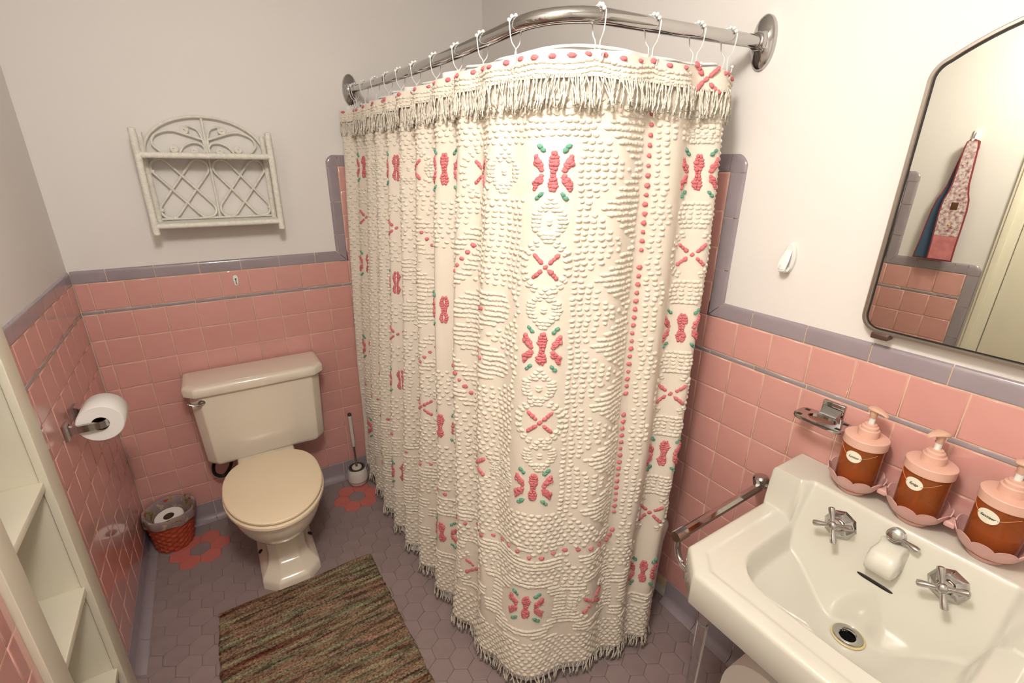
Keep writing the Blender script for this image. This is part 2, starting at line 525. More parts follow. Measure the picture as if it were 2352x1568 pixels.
# ---- door and casing on the near part of the left wall (seen in the mirror)
mb = MB()
mb.box((-.006, -1.700, 0), (.010, -1.770, 2.08), bev=.002)
mb.box((.010, -1.712, 0), (.018, -1.738, 2.08), bev=.002)
mb.box((-.006, -1.700, 2.082), (.012, -2.62, 2.16), bev=.002)
mb.box((-.006, -2.552, 0), (.012, -2.622, 2.08), bev=.002)
trim = mb.build('trim_1', M_cream, ang=30); struct(trim, 'cream painted door casing reflected in the mirror', 'trim')
mb = MB(); mb.box((-.0045, -1.774, .008), (.004, -2.548, 2.078), bev=.001)
door = mb.build('door_1', M_cream, ang=30); struct(door, 'flat cream painted door reflected in the mirror', 'door')
mb = MB(); mb.lathe([(.026, 0), (.026, .004), (.010, .006), (.009, .03), (.022, .036), (.027, .048), (.022, .06), (.005, .064)], (.004, -2.49, .95), (1, 0, 0), 20)
mb.build('door_knob', M_chrome, door)

# ---- added ceiling lamp, outside the frame, in place of bounced flash
lt = thing('added_ceiling_lamp', 'added unseen ceiling bulb standing in for bounced flash', 'lamp', (LAMP[0], LAMP[1], 2.44))
mb = MB(); mb.lathe([(.075, 0), (.075, -.012), (.05, -.025), (.020, -.03), (.016, -.09)], (LAMP[0], LAMP[1], 2.44), n=40); mb.build('base', M_white, lt)
M_globe = bpy.data.materials.new('added_bulb_glow'); M_globe.use_nodes = True
gb = M_globe.node_tree.nodes['Principled BSDF']
gb.inputs['Base Color'].default_value = (.9, .88, .84, 1)
gb.inputs['Emission Color'].default_value = LAMP_COL
gb.inputs['Emission Strength'].default_value = 1.0
mb = MB(); mb.sphere(LAMP, .028, 20, 12); mb.build('bulb', M_globe, lt)
# ================================================================ recessed shelves in the left wall
ns = thing('recessed_shelf', 'cream painted shelves recessed in the tiled left wall', 'shelf', (0, -1.03, 0))
FX = .012
mb = MB(); mb.box((-.006, LYE - .001, 0), (FX, NY0 - .018, 2.0), bev=.002); mb.build('frame_stile', M_cream, ns)
mb = MB(); mb.box((-.006, NY1 + .020, 0), (FX, -1.249, 2.0), bev=.002); mb.build('frame_stile', M_cream, ns)
mb = MB(); mb.box((-.006, NY0 - .018, 1.90), (FX, NY1 + .02, 2.0), bev=.002); mb.build('frame_rail', M_cream, ns)
mb = MB(); mb.box((-.006, NY0 - .018, 0), (FX, NY1 + .02, .07), bev=.002); mb.build('frame_rail', M_cream, ns)
mb = MB(); mb.box((-.150, NY0 - .004, 0), (-.142, NY1 + .004, 1.93)); mb.build('back_panel', M_cream, ns)
mb = MB(); mb.box((-.142, NY0, 0), (-.006, NY0 - .012, 1.93)); mb.build('side_panel', M_cream, ns)
mb = MB(); mb.box((-.142, NY1, 0), (-.006, NY1 + .012, 1.93)); mb.build('side_panel', M_cream, ns)
for z in (.190, .520, .875, 1.225, 1.58):
    mb = MB(); mb.box((-.142, NY0 - .012, z - .022), (.002, NY1 + .012, z), bev=.002); mb.build('shelf_board', M_cream, ns)

# ================================================================ wicker wall shelf
M_wick = mat('white_wicker_paint', srgb(240, 235, 222), .55, vary=.10, vscale=60, bump=.3, bscale=300)
ws = thing('wicker_shelf', 'white wicker wall shelf with scrollwork arch above the toilet', 'shelf', (.528, 0, 1.40))
def wrapped(p0, p1, r, turns):
    """a rod wound with cane: ribbed tube"""
    p0, p1 = Vector(p0), Vector(p1); L = (p1 - p0).length; n = max(6, int(L / turns)); path = []; rr = []
    for i in range(n):
        for k, q in ((.0, .955), (.25, 1.0), (.7, 1.0), (.97, .955)):
            path.append(tuple(p0 + (p1 - p0) * ((i + k) / n))); rr.append(r * q * (1 + RND.uniform(-.015, .015)))
    mb = MB(); mb.tube(path, rr, 12); return mb
YFp, YBp = -.125, -.020
XL, XR = .309, .745
for x, y, z0, z1, r in ((XL, YFp, 1.393, 1.764, .0122), (XR, YFp, 1.393, 1.764, .0122), (XL + .012, YBp, 1.405, 1.758, .0102), (XR - .012, YBp, 1.405, 1.758, .0102)):
    po = wrapped((x, y, z0), (x, y, z1), r, .0055).build('post', M_wick, ws)
    if y == YFp:
        mb = MB(); mb.lathe([(r, 0), (r * .9, .003), (r * .4, .005)], (x, y, z1 - .001), n=12); mb.build('post_cap', M_wick, po)
wrapped((XL, YFp, 1.677), (XR, YFp, 1.677), .0112, .0055).build('front_rail', M_wick, ws)
wrapped((XL, YFp, 1.424), (XR, YFp, 1.424), .0105, .0055).build('front_rail', M_wick, ws)
for x in (XL, XR):
    for z in (1.672, 1.42): wrapped((x, YFp, z), (x + (.012 if x < .5 else -.012), YBp, z), .008, .006).build('side_rail', M_wick, ws)
for z in (1.680, 1.430):
    sh = None
    for k in range(7):
        y = -.112 + k * .0165
        mb = MB(); mb.box((XL + .004, y - .0072, z - .004), (XR - .004, y + .0072, z + .003 + RND.uniform(-.0005, .0005)), bev=.0015)
        mb.build('shelf_slat', M_wick, ws)
yb = -.018
def cane(P, r=.0044, n=6, nm='scroll', closed=False):
    mb = MB(); mb.tube(smooth_path(P, n, closed) if n > 1 else P, r, 8, closed=closed); return mb.build(nm, M_wick, ws)
cxs = .529
# arch
arch = [(cxs + .203 * math.cos(a), yb, 1.690 + .131 * math.sin(a)) for a in [PI * k / 22 for k in range(23)]]
cane(arch, .0052, 1, 'arch_cane')
mb = MB(); mb.tube([(cxs, yb, 1.44), (cxs, yb, 1.815)], .0046, 10); mb.build('centre_cane', M_wick, ws)
cane([(XL + .012, yb, 1.440), (XR - .012, yb, 1.440)], .0045, 1, 'base_cane')
def spiral(cx, cz, r0, a0, s, turns=2.6):
    n = int(turns * 12)
    return [(cx + s * (r0 * (1 - .82 * k / n)) * math.cos(a0 + 2 * PI * k / 12), yb - .001, cz + (r0 * (1 - .82 * k / n)) * math.sin(a0 + 2 * PI * k / 12)) for k in range(n + 1)]
for s in (-1, 1):
    X = lambda d: cxs + s * d
    # upper tight scroll sweeping from the centre post
    P = [(X(.006), yb, 1.712), (X(.010), yb, 1.745), (X(.022), yb, 1.775), (X(.045), yb, 1.786)]
    cane(smooth_path(P, 5) + spiral(X(.064), 1.772, .014, PI * .5, -s * -1 if False else s, 2.4)[1:], .0039, 1)
    # big outer loop
    cane([(X(.006), yb, 1.737), (X(.05), yb, 1.752), (X(.11), yb, 1.768), (X(.160), yb, 1.752), (X(.176), yb, 1.722), (X(.160), yb, 1.698), (X(.138), yb, 1.682)], .0042, 6)
    # lower scroll pair
    cane([(X(.004), yb, 1.735), (X(.008), yb, 1.705), (X(.018), yb, 1.69), (X(.030), yb, 1.690)][:2] + [(X(.010), yb, 1.688)], .0033, 5)
    cane([(X(.012), yb, 1.686), (X(.006), yb, 1.702), (X(.018), yb, 1.722), (X(.045), yb, 1.727), (X(.075), yb, 1.713), (X(.092), yb, 1.690)], .0040, 6)
    mb = MB(); mb.tube(spiral(X(.044), 1.696, .013, PI * .5, s, 2.8), .0036, 8); mb.build('scroll', M_wick, ws)
    mb = MB(); mb.tube(spiral(X(.110), 1.702, .013, PI * .5, s, 2.8), .0036, 8); mb.build('scroll', M_wick, ws)
# lattice: two long crossed loops on each side
for side in (-1, 1):
    x0, x1 = (XL + .020, cxs - .006) if side < 0 else (cxs + .006, XR - .020)
    z0, z1 = 1.444, 1.663
    for d in (1, -1):
        a = Vector((x0 + .034, z1 - .03)) if d > 0 else Vector((x1 - .034, z1 - .03))
        b = Vector((x1 - .034, z0 + .03)) if d > 0 else Vector((x0 + .034, z0 + .03))
        t = (b - a).normalized(); nrm = Vector((-t.y, t.x)); r = .032
        P = []
        for k in range(9):
            an = PI * k / 8
            v = b + (nrm * math.cos(an) + t * math.sin(an)) * r
            P.append((v.x, yb - .002 * d, v.y))
        for k in range(9):
            an = PI * k / 8
            v = a + (-nrm * math.cos(an) - t * math.sin(an)) * r
            P.append((v.x, yb - .002 * d, v.y))
        mb = MB(); mb.tube(P, .0046, 8, closed=True); mb.build('lattice_loop', M_wick, ws)
for x, z in ((.36, 1.664), (.452, 1.664), (.60, 1.664), (.70, 1.664), (.375, 1.443), (.475, 1.443), (.58, 1.443), (.69, 1.443), (.334, 1.62), (.336, 1.475), (.724, 1.62), (.722, 1.475)):
    mb = MB(); mb.box((x - .008, yb - .006, z - .006), (x + .008, yb + .006, z + .006), bev=.003); mb.build('cane_wrap', M_wick, ws)

# ================================================================ small hook plates
hk = thing('hook_plate', 'small white adhesive plate with dark slot on the tile above the toilet', 'hook', (.541, 0, 1.165))
def oval_plate(cx, cz, w, h, d, nrm, taper=.75):
    mb = MB(); secs = []
    for ins, dd in ((0, 0), (0, d * .6), (.002, d)):
        sec = []
        for k in range(24):
            a = 2 * PI * k / 24
            yy = (h / 2 - ins) * math.copysign(abs(math.sin(a)) ** .8, math.sin(a))
            ww = (w / 2 - ins) * (1 - (1 - taper) * (.5 - yy / h))
            xx = ww * math.copysign(abs(math.cos(a)) ** .6, math.cos(a))
            sec.append((cx + xx, -dd, cz + yy))
        secs.append(sec)
    return mb.loft(secs)
oval_plate(.541, 1.167, .022, .046, .004, None).build('plate', M_white, hk)
mb = MB(); mb.box((.5395, -.0055, 1.150), (.5425, -.0035, 1.176), bev=.001); mb.box((.5375, -.0052, 1.172), (.5445, -.0038, 1.176)); mb.build('slot', M_dark, hk)

h2 = thing('wall_hook', 'white oval adhesive hook on the wall beside the mirror', 'hook', (W, -1.708, 1.39))
mb = MB(); secs = []
for ins, dd in ((0, -.006), (0, .004), (.003, .007)):
    secs.append([(W - dd, -1.707 + (.0165 - ins) * math.cos(2 * PI * k / 28), 1.428 + (.040 - ins) * math.sin(2 * PI * k / 28)) for k in range(28)])
mb.loft(secs); mb.build('plate', M_white, h2)
mb = MB(); secs = []
for k in range(9):
    t = k / 8
    cx = W - .008 - .020 * math.sin(t * PI * .52); cz = 1.447 - .052 * t if t < .7 else 1.447 - .052 * .7 - .012 * math.sin((t - .7) / .3 * PI / 2)
    w = .0085 + .004 * math.sin(t * PI)
    secs.append([(cx - .003, -1.707 + w * math.cos(2 * PI * i / 12), cz + .004 * math.sin(2 * PI * i / 12)) for i in range(12)])
mb.loft(secs)
mb.tube(smooth_path([(W - .007, -1.707, 1.402), (W - .020, -1.707, 1.3945), (W - .0285, -1.707, 1.402), (W - .030, -1.707, 1.413)], 5), [.008] * 11 + [.007, .006, .0055, .005, .004], 10, flat=(.6, 1.4))
mb.build('hook', M_white, h2)

# ================================================================ toilet
tx = .533
to = thing('toilet', 'bone coloured toilet with closed yellowed seat lid', 'toilet', (tx, -.35, 0))
def chsec(cx, x0, x1, y0, y1, ch, z, bow=0., r=.006):
    """rectangle with chamfered front corners (front = smaller y)"""
    P = [(x1, y0), (x0, y0), (x0, y1 + ch), (x0 + ch, y1), ((x0 + x1) / 2, y1 - bow), (x1 - ch, y1), (x1, y1 + ch)]
    out = []
    n = len(P)
    for i in range(n):
        p = Vector(P[i]); a = Vector(P[i - 1]); b = Vector(P[(i + 1) % n])
        rr = min(r, (a - p).length * .4, (b - p).length * .4)
        da = (a - p).normalized() * rr; db = (b - p).normalized() * rr
        for t in (0, .33, .67, 1):
            q = (p + da) * (1 - t) ** 2 + p * 2 * t * (1 - t) + (p + db) * t * t
            out.append((q.x, q.y, z))
    return out
def inset(sec, d, z):
    c = Vector((sum(p[0] for p in sec) / len(sec), sum(p[1] for p in sec) / len(sec)))
    out = []
    for p in sec:
        v = Vector((p[0], p[1])) - c
        f = 1 - d / max(.05, v.length)
        out.append((c.x + v.x * f, c.y + v.y * f, z))
    return out
mb = MB()
T = lambda z, e=0.: chsec(tx, .284 + .012 * (1 - (z - .388) / .352) + e, .800 - .012 * (1 - (z - .388) / .352) - e, -.022, -.208 + .012 * (1 - (z - .388) / .352) + e, .036, z)
secs = [inset(T(.388), .05, .390), inset(T(.388), .018, .392), inset(T(.388), .004, .399), T(.413), T(.50), T(.60), T(.70), T(.742)]
mb.loft(secs); tank = mb.build('tank', M_toilet, to, ang=50)
# underside of the tank front rises in the middle: small lip
mb = MB()
Lz = lambda e, z: chsec(tx, .264 + e, .819 - e, -.012 - e * .4, -.226 + e, .040, z, r=.008)
mb.loft([Lz(.014, .738), Lz(.004, .7395), Lz(0, .745), Lz(0, .770), Lz(.003, .778), Lz(.010, .783), Lz(.024, .785)])
lid = mb.build('tank_lid', M_toilet, to, ang=45)
mb = MB(); c = (.327, -.205, .712)
mb.lathe([(.013, 0), (.013, .004), (.009, .007), (.007, .010)], c, (0, -1, 0), 20)
mb.tube(smooth_path([(.327, -.216, .712), (.318, -.226, .712), (.300, -.230, .716), (.283, -.226, .724), (.279, -.225, .727)], 5), [.0062] * 8 + [.0058, .0055, .0052, .005, .005, .005, .005, .0055, .006, .006, .006, .0055, .004], 10, flat=(.75, 1.1))
mb.build('flush_lever', M_chrome, to)
def bsec(cx, hw, yb_, yf, z, p=2.2, n=40, sq=0.):
    """egg outline: rounded in front, squarer at the back"""
    out = []
    yc = yb_ + (yf - yb_) * .46
    for k in range(n):
        a = 2 * PI * k / n
        c, s = math.cos(a), math.sin(a)
        if s < 0: y = yc + (yc - yf) * s; e = 2.0
        else: y = yc + (yb_ - yc) * math.copysign(abs(s) ** (2 / 2.6), s); e = 2.6
        x = hw * math.copysign(abs(c) ** (2 / e), c)
        out.append((cx + x, y, z))
    return out
tb = .523
mb = MB()
mb.loft([bsec(tb, .088, -.20, -.50, .165), bsec(tb, .098, -.20, -.555, .185), bsec(tb, .122, -.205, -.615, .215), bsec(tb, .146, -.21, -.670, .25),
         bsec(tb, .162, -.215, -.708, .29), bsec(tb, .171, -.22, -.733, .33), bsec(tb, .175, -.22, -.746, .365), bsec(tb, .174, -.22, -.747, .383), bsec(tb, .168, -.225, -.742, .390)])
# rear deck joining the bowl to the tank
mb.loft([rrect(tb, -.165, .105, .135, .02, .30), rrect(tb, -.165, .118, .14, .02, .345), rrect(tb, -.165, .120, .142, .02, .388), rrect(tb, -.165, .114, .136, .02, .397)])
mb.build('bowl', M_toilet, to, ang=50)
mb = MB()
def foot(x0, x1, y0, y1, ch, z, r=.006):
    return chsec(tb, x0, x1, y0, y1, ch, z, r=r)
fx0, fx1, ff = .412, .638, -.648
mb.loft([foot(fx0, fx1, -.20, ff, .055, 0), foot(fx0, fx1, -.20, ff, .055, .032), foot(fx0 + .004, fx1 - .004, -.20, ff + .006, .055, .046), foot(fx0 + .020, fx1 - .020, -.20, ff + .030, .05, .058),
         foot(fx0 + .034, fx1 - .034, -.20, ff + .070, .04, .072), foot(fx0 + .040, fx1 - .040, -.20, ff + .092, .035, .10), foot(fx0 + .038, fx1 - .038, -.20, ff + .104, .035, .15), foot(fx0 + .022, fx1 - .022, -.20, ff + .092, .045, .195), foot(fx0 + .008, fx1 - .008, -.20, ff + .06, .05, .225)])
mb.build('pedestal', M_toilet, to, ang=55)
for x, y in ((.425, -.425), (.627, -.42)):
    mb = MB(); mb.lathe([(.010, 0), (.010, .006), (.007, .012), (.003, .014)], (x, y, .046), n=14); mb.build('floor_bolt', M_dark, to)
def seat(hw, yb_, yf, z0, z1, dome, mat_, nm, par):
    mb = MB()
    mb.loft([bsec(tb, hw - .006, yb_ - .004, yf + .006, z0), bsec(tb, hw, yb_, yf, z0 + .004), bsec(tb, hw, yb_, yf, z1 - .005), bsec(tb, hw - .003, yb_ - .002, yf + .003, z1 - .0015), bsec(tb, hw - .010, yb_ - .008, yf + .010, z1),
             bsec(tb, hw * .6, yb_ - .10, yf + .12, z1 + dome * .8), bsec(tb, hw * .2, yb_ - .2, yf + .22, z1 + dome)])
    return mb.build(nm, mat_, par, ang=35)
seat(.187, -.262, -.768, .393, .412, 0, M_seat, 'seat', to)
seat(.184, -.258, -.764, .4145, .430, .004, M_seat, 'seat_lid', to)
for x in (tb - .075, tb + .075):
    mb = MB(); mb.tube([(x - .02, -.262, .412), (x + .02, -.262, .412)], .012, 12); mb.build('hinge', M_seat, to)
mb = MB()
mb.tube(smooth_path([(.375, -.06, .40), (.378, -.062, .33), (.360, -.065, .285), (.332, -.07, .262), (.303, -.072, .285), (.305, -.07, .33), (.335, -.066, .37)], 8), .0075, 10)
mb.build('supply_hose', M_dark, to)
mb = MB(); mb.tube(smooth_path([(.382, -.055, .405), (.384, -.058, .345), (.372, -.06, .310)], 6), .008, 10); mb.build('supply_nut', M_chrome, to)

# ================================================================ toilet brush
bxc, byc = .937, -.088
tbh = thing('toilet_brush', 'white toilet brush in a rounded white holder beside the curtain', 'toilet brush', (bxc, byc, 0))
M_bw = mat('white_brush_plastic', srgb(222, 212, 204), .35)
M_bg = mat('grey_brush_plastic', srgb(72, 66, 62), .4)
mb = MB(); mb.lathe([(.036, 0), (.044, .004), (.050, .016), (.0535, .028)], (bxc, byc, 0), n=32); mb.build('holder_base', M_bw, tbh)
mb = MB(); mb.lathe([(.0535, .028), (.0535, .031)], (bxc, byc, 0), n=32); mb.build('holder_seam', M_bg, tbh)
mb = MB(); mb.lathe([(.0535, .031), (.0550, .045), (.0540, .062), (.050, .082), (.0445, .098), (.042, .1015)], (bxc, byc, 0), n=32, cap0=True, cap1=False); mb.build('holder', M_bw, tbh)
mb = MB(); mb.lathe([(.0435, .099), (.0425, .104), (.036, .1045), (.034, .100), (.033, .085), (.020, .08)], (bxc, byc, 0), n=32, cap0=False); mb.build('holder_rim', M_bg, tbh)
mb = MB(); mb.lathe([(.026, .098), (.0265, .103), (.024, .107), (.008, .108)], (bxc, byc, 0), n=28); mb.build('brush_cap', M_bw, tbh)
hd = Vector((-.006, -.004, .34)).normalized(); P = lambda h: tuple(Vector((bxc, byc, .105)) + hd * h)
mb = MB(); mb.tube([P(0), P(.012), P(.014), P(.13)], [.0065, .0065, .0048, .0048], 12); mb.build('stem', mat('steel', (.35, .32, .30, 1), .25, 1.), tbh)
mb = MB(); mb.tube([P(.13), P(.132), P(.16), P(.22), P(.29), P(.318)], [.0066, .0078, .0084, .0088, .0094, .0094], 14); mb.build('handle', M_bw, tbh)
mb = MB(); mb.tube([P(.318), P(.325), P(.330)], [.0102, .0102, .0085], 14); mb.build('handle_end', M_bg, tbh)

# ================================================================ waste basket with liner, spare roll inside
bk = thing('waste_basket', 'woven rust red basket with patterned cloth liner in the corner', 'basket', (.10, -.098, 0))
M_bask = mat('rust_wicker', srgb(186, 80, 52), .6, vary=.25, vscale=40, bump=.4, bscale=120)
def bk_c(h): return (.094 + .013 * h / .2, -.092 - .018 * h / .2)
def bk_r(h): return .072 + .026 * (h / .2)
mb = MB()
secs = []
NS = 96; NRW = 13
for r_ in range(NRW * 3 + 1):
    h = .002 + .186 * r_ / (NRW * 3); row = r_ // 3; cx, cy = bk_c(h); sec = []
    for k in range(NS):
        a = 2 * PI * k / NS
        ph = k / NS * 12 + (row % 2) * .5
        bump = .0040 * math.sin(2 * PI * ph) * math.sin(PI * ((r_ % 3) + .5) / 3)
        rr = bk_r(h) + bump
        sec.append((cx + rr * math.cos(a), cy + rr * math.sin(a), h))
    secs.append(sec)
for h, ins in ((.19, .004), (.10, .006), (.012, .006)):
    cx, cy = bk_c(h); secs.append([(cx + (bk_r(h) - ins) * math.cos(2 * PI * k / NS), cy + (bk_r(h) - ins) * math.sin(2 * PI * k / NS), h) for k in range(NS)])
mb.loft(secs); mb.build('basket', M_bask, bk, ang=80)
# printed cloth liner
M_cloth = bpy.data.materials.new('printed_liner_cloth'); M_cloth.use_nodes = True
nt = M_cloth.node_tree; B_ = nt.nodes['Principled BSDF']; B_.inputs['Roughness'].default_value = .85
tc = nt.nodes.new('ShaderNodeTexCoord'); v1 = nt.nodes.new('ShaderNodeTexNoise'); v1.inputs['Scale'].default_value = 26; v1.inputs['Detail'].default_value = 5
cr = nt.nodes.new('ShaderNodeValToRGB'); nt.links.new(tc.outputs['Object'], v1.inputs['Vector']); nt.links.new(v1.outputs[0], cr.inputs[0])
els = cr.color_ramp.elements; els[0].position = .30; els[0].color = srgb(92, 84, 56); els[1].position = .70; els[1].color = srgb(176, 150, 108)
for p, c in ((.41, srgb(166, 142, 104)), (.455, srgb(158, 134, 132)), (.585, srgb(150, 128, 130)), (.63, srgb(196, 172, 140))):
    e = els.new(p); e.color = c
nt.links.new(cr.outputs[0], B_.inputs['Base Color'])
mb = MB(); secs = []
for h, dr in ((.152, .0075), (.160, .0085), (.185, .006), (.196, .004), (.2005, .0005), (.199, -.004), (.17, -.008), (.11, -.010)):
    cx, cy = bk_c(h); sec = []
    for k in range(NS):
        a = 2 * PI * k / NS
        wv = .0022 * math.sin(5 * a + 30 * h) + .0018 * math.sin(11 * a + 1)
        hh = h + (.004 * math.sin(3 * a + 1) + .003 * math.sin(7 * a) if h < .155 else .0018 * math.sin(4 * a))
        rr = bk_r(h) + dr + wv * (1 if dr > 0 else .8)
        sec.append((cx + rr * math.cos(a), cy + rr * math.sin(a), hh))
    secs.append(sec)
mb.loft(secs, cap0=False, cap1=False); mb.build('liner', M_cloth, bk, ang=80)
def paper_roll(c, axis, R, r, L, name, label, grp):
    t = thing(name, label, 'toilet paper', c, grp)
    ax = Vector(axis)
    c0 = Vector(c) - ax * L / 2 if abs(ax.z) < .5 else Vector(c)
    mb = MB(); mb.lathe([(r + .001, 0), (R - .003, 0), (R, .003), (R, L - .003), (R - .003, L), (r + .001, L), (r + .001, 0)], tuple(c0), axis, 44, cap0=False, cap1=False)
    mb.build('paper', M_paper, t, ang=45)
    mb = MB(); mb.lathe([(r + .001, .001), (r + .001, L - .001), (r - .0005, L - .001), (r - .0005, .001), (r + .001, .001)], tuple(c0), axis, 28, cap0=False, cap1=False)
    mb.build('core', mat('cardboard', srgb(104, 78, 58), .9), t)
    return t
paper_roll((.108, -.112, .062), (-.06, -.12, .99), .056, .020, .108, 'toilet_roll', 'white toilet paper roll standing in the red basket', 'toilet rolls')
# ================================================================ toilet paper holder and roll on the left wall
RC = (.083, -.548, .881)
paper_roll(RC, (0, -1, 0), .0605, .0215, .108, 'toilet_roll', 'white toilet paper roll on the chrome wall holder', 'toilet rolls')
th = thing('toilet_paper_holder', 'chrome two post toilet paper holder on the left wall', 'holder', (0, -.548, .88))
for y, s in ((-.615, -1), (-.478, 1)):
    mb = MB()
    for ins, d in ((0, -.0005), (0, .007), (.004, .010), (.012, .012)):
        pass
    secs = [[(d, y + sx * (.020 - ins), .883 + sz * (.026 - ins)) for sx, sz in ((-1, -1), (1, -1), (1, 1), (-1, 1))] for ins, d in ((0, -.0005), (0, .008), (.005, .013))]
    mb.loft(secs); pl = mb.build('wall_plate', M_chrome, th, ang=20)
    mb = MB()
    a = [(.011, y, .0165), (.020, y, .012), (.034, y + .004 * -s * 0, .0115), (.085, y, .0115), (.098, y - s * .006, .0115), (.104, y - s * .016, .010)]
    secs = [[(x, yy + sx * .0055, .883 + sz * h) for sx, sz in ((-1, -1), (1, -1), (1, 1), (-1, 1))] for x, yy, h in a]
    mb.loft(secs); mb.build('arm', M_chrome, th, ang=20)
mb = MB(); mb.tube([(.085, -.608, .883), (.085, -.485, .883)], .008, 14); mb.build('roller', M_chrome, th)

# ================================================================ rug
M_rug = bpy.data.materials.new('mixed_chenille_yarn'); M_rug.use_nodes = True
nt = M_rug.node_tree; B_ = nt.nodes['Principled BSDF']; B_.inputs['Roughness'].default_value = .95; B_.inputs['Specular IOR Level'].default_value = .15
tc = nt.nodes.new('ShaderNodeTexCoord')
def ramp_noise(sx, sy, det, stops, w=0):
    mp = nt.nodes.new('ShaderNodeMapping'); mp.inputs['Scale'].default_value = (sx, sy, 6); mp.inputs['Location'].default_value = (w, w * 1.7, 0)
    nz = nt.nodes.new('ShaderNodeTexNoise'); nz.inputs['Scale'].default_value = 1; nz.inputs['Detail'].default_value = det; nz.inputs['Roughness'].default_value = .6
    nt.links.new(tc.outputs['Object'], mp.inputs[0]); nt.links.new(mp.outputs[0], nz.inputs['Vector'])
    cr = nt.nodes.new('ShaderNodeValToRGB'); cr.color_ramp.interpolation = 'LINEAR'
    e = cr.color_ramp.elements
    e[0].position, e[0].color = stops[0]; e[1].position, e[1].color = stops[-1]
    for p, c in stops[1:-1]:
        q_ = e.new(p); q_.color = c
    nt.links.new(nz.outputs[0], cr.inputs[0]); return cr.outputs[0]
colr = ramp_noise(1.8, 36, 2.0, [(.26, srgb(104, 52, 46)), (.36, srgb(116, 88, 70)), (.42, srgb(144, 121, 98)), (.47, srgb(124, 104, 84)), (.50, srgb(156, 122, 110)), (.54, srgb(112, 108, 86)), (.59, srgb(134, 140, 114)), (.65, srgb(156, 135, 108)), (.74, srgb(86, 60, 58))])
fine = ramp_noise(110, 190, 3, [(.34, (.36, .32, .30, 1)), (.47, (.90, .86, .84, 1)), (.62, (1.3, 1.27, 1.24, 1))], 3.3)
mid = ramp_noise(9, 60, 2, [(.36, (.42, .36, .34, 1)), (.47, (.95, .92, .9, 1)), (.64, (1.25, 1.2, 1.1, 1))], 8.1)
def mul(a, b):
    m = nt.nodes.new('ShaderNodeMix'); m.data_type = 'RGBA'; m.blend_type = 'MULTIPLY'; m.inputs[0].default_value = 1
    nt.links.new(a, m.inputs[6]); nt.links.new(b, m.inputs[7]); return m.outputs[2]
nt.links.new(mul(mul(colr, fine), mid), B_.inputs['Base Color'])
rg = thing('rug', 'multicoloured chenille bath rug in brown green and maroon stripes', 'rug', (.55, -1.15, 0))
RX0, RX1, RY0, RY1 = .250, .842, -.650, -1.62
nx, ny = 190, 330
X = np.linspace(0, 1, nx); Y = np.linspace(0, 1, ny)
XX, YY = np.meshgrid(X, Y)
rowp = .0125
yy_m = YY * (RY0 - RY1)
rowid = np.floor(yy_m / rowp).astype(int)
ph = NR.uniform(0, 6.28, rowid.max() + 2)[rowid]
z = .009 + .0032 * np.abs(np.sin(np.pi * yy_m / rowp)) ** .7 + .0021 * np.sin(XX * (RX1 - RX0) * 460 + ph * 3 + yy_m * 420 * np.where(rowid % 2, 1, -1)) + .0011 * NR.randn(ny, nx)
edge = np.minimum(np.minimum(XX, 1 - XX) * (RX1 - RX0), np.minimum(YY, 1 - YY) * (RY0 - RY1))
z = z * np.clip(edge / .006, 0, 1) ** .5 + .0015
xw = RX0 + XX * (RX1 - RX0) + .030 * YY ** 1.0 * (XX - .15) + .0022 * np.sin(ph)[...] * (np.clip(1 - np.minimum(XX, 1 - XX) * 40, 0, 1)) - .006 * np.sin(YY * 7) * (1 - XX)
yw = RY0 - yy_m + .004 * np.sin(XX * 9) + .010 * (XX - .5) * 0
vs_ = np.stack([xw, yw, z], -1).reshape(-1, 3)
mb = MB(); fs = [(j * nx + i, j * nx + i + 1, (j + 1) * nx + i + 1, (j + 1) * nx + i) for j in range(ny - 1) for i in range(nx - 1)]
bot = [(a[0], a[1], .0006) for a in vs_]
ring = [i for i in range(nx)] + [j * nx + nx - 1 for j in range(1, ny)] + [(ny - 1) * nx + i for i in range(nx - 2, -1, -1)] + [j * nx for j in range(ny - 2, 0, -1)]
mb.add(vs_.tolist(), fs)
o0 = len(mb.v); mb.v += [bot[i] for i in ring]; n_ = len(ring)
mb.f += [(ring[i], ring[(i + 1) % n_], o0 + (i + 1) % n_, o0 + i) for i in range(n_)]; mb.m += [0] * n_
mb.build('woven_pile', M_rug, rg, ang=180)
mb = MB(); mb.tube([(RX0 - .002 + (RX1 - RX0) * k / 20, RY0 + .004 * math.sin(k / 20 * 9) + .003, .0065) for k in range(21)], .006, 8); mb.build('hem', M_rug, rg)

# ================================================================ bath tub
M_tub = mat('tub_enamel', srgb(240, 236, 228), .12, coat=.5)
tu = thing('bathtub', 'white bathtub mostly hidden behind the shower curtain', 'bathtub', (1.41, -.74, 0))
tcx, tcy, thx, thy = (1.078 + W - .002) / 2, -.7435, (W - .002 - 1.078) / 2, .7405
mb = MB()
def S_(e, z, r=.03):
    R2 = rrect(tcx, tcy, thx - e, thy - e, r, z, 6); Q2 = rrect(tcx, tcy, thx - e, thy - e, min(r, .035 + e * .5), z, 6)
    return [a if a[0] < tcx and a[1] < tcy else b for a, b in zip(R2, Q2)]      # only the outer front corner is fully rounded
mb.loft([S_(.012, 0, .13), S_(.010, .06, .13), S_(.006, .30, .14), S_(.002, .345, .14), S_(0, .365, .14), S_(.002, .380, .14), S_(.010, .390, .135), S_(.022, .393, .13), S_(.060, .392, .12), S_(.072, .386, .12), S_(.080, .370, .12), S_(.105, .22, .12), S_(.130, .09, .12), S_(.165, .062, .12), S_(.22, .058, .1)])
mb.build('tub_body', M_tub, tu, ang=60)

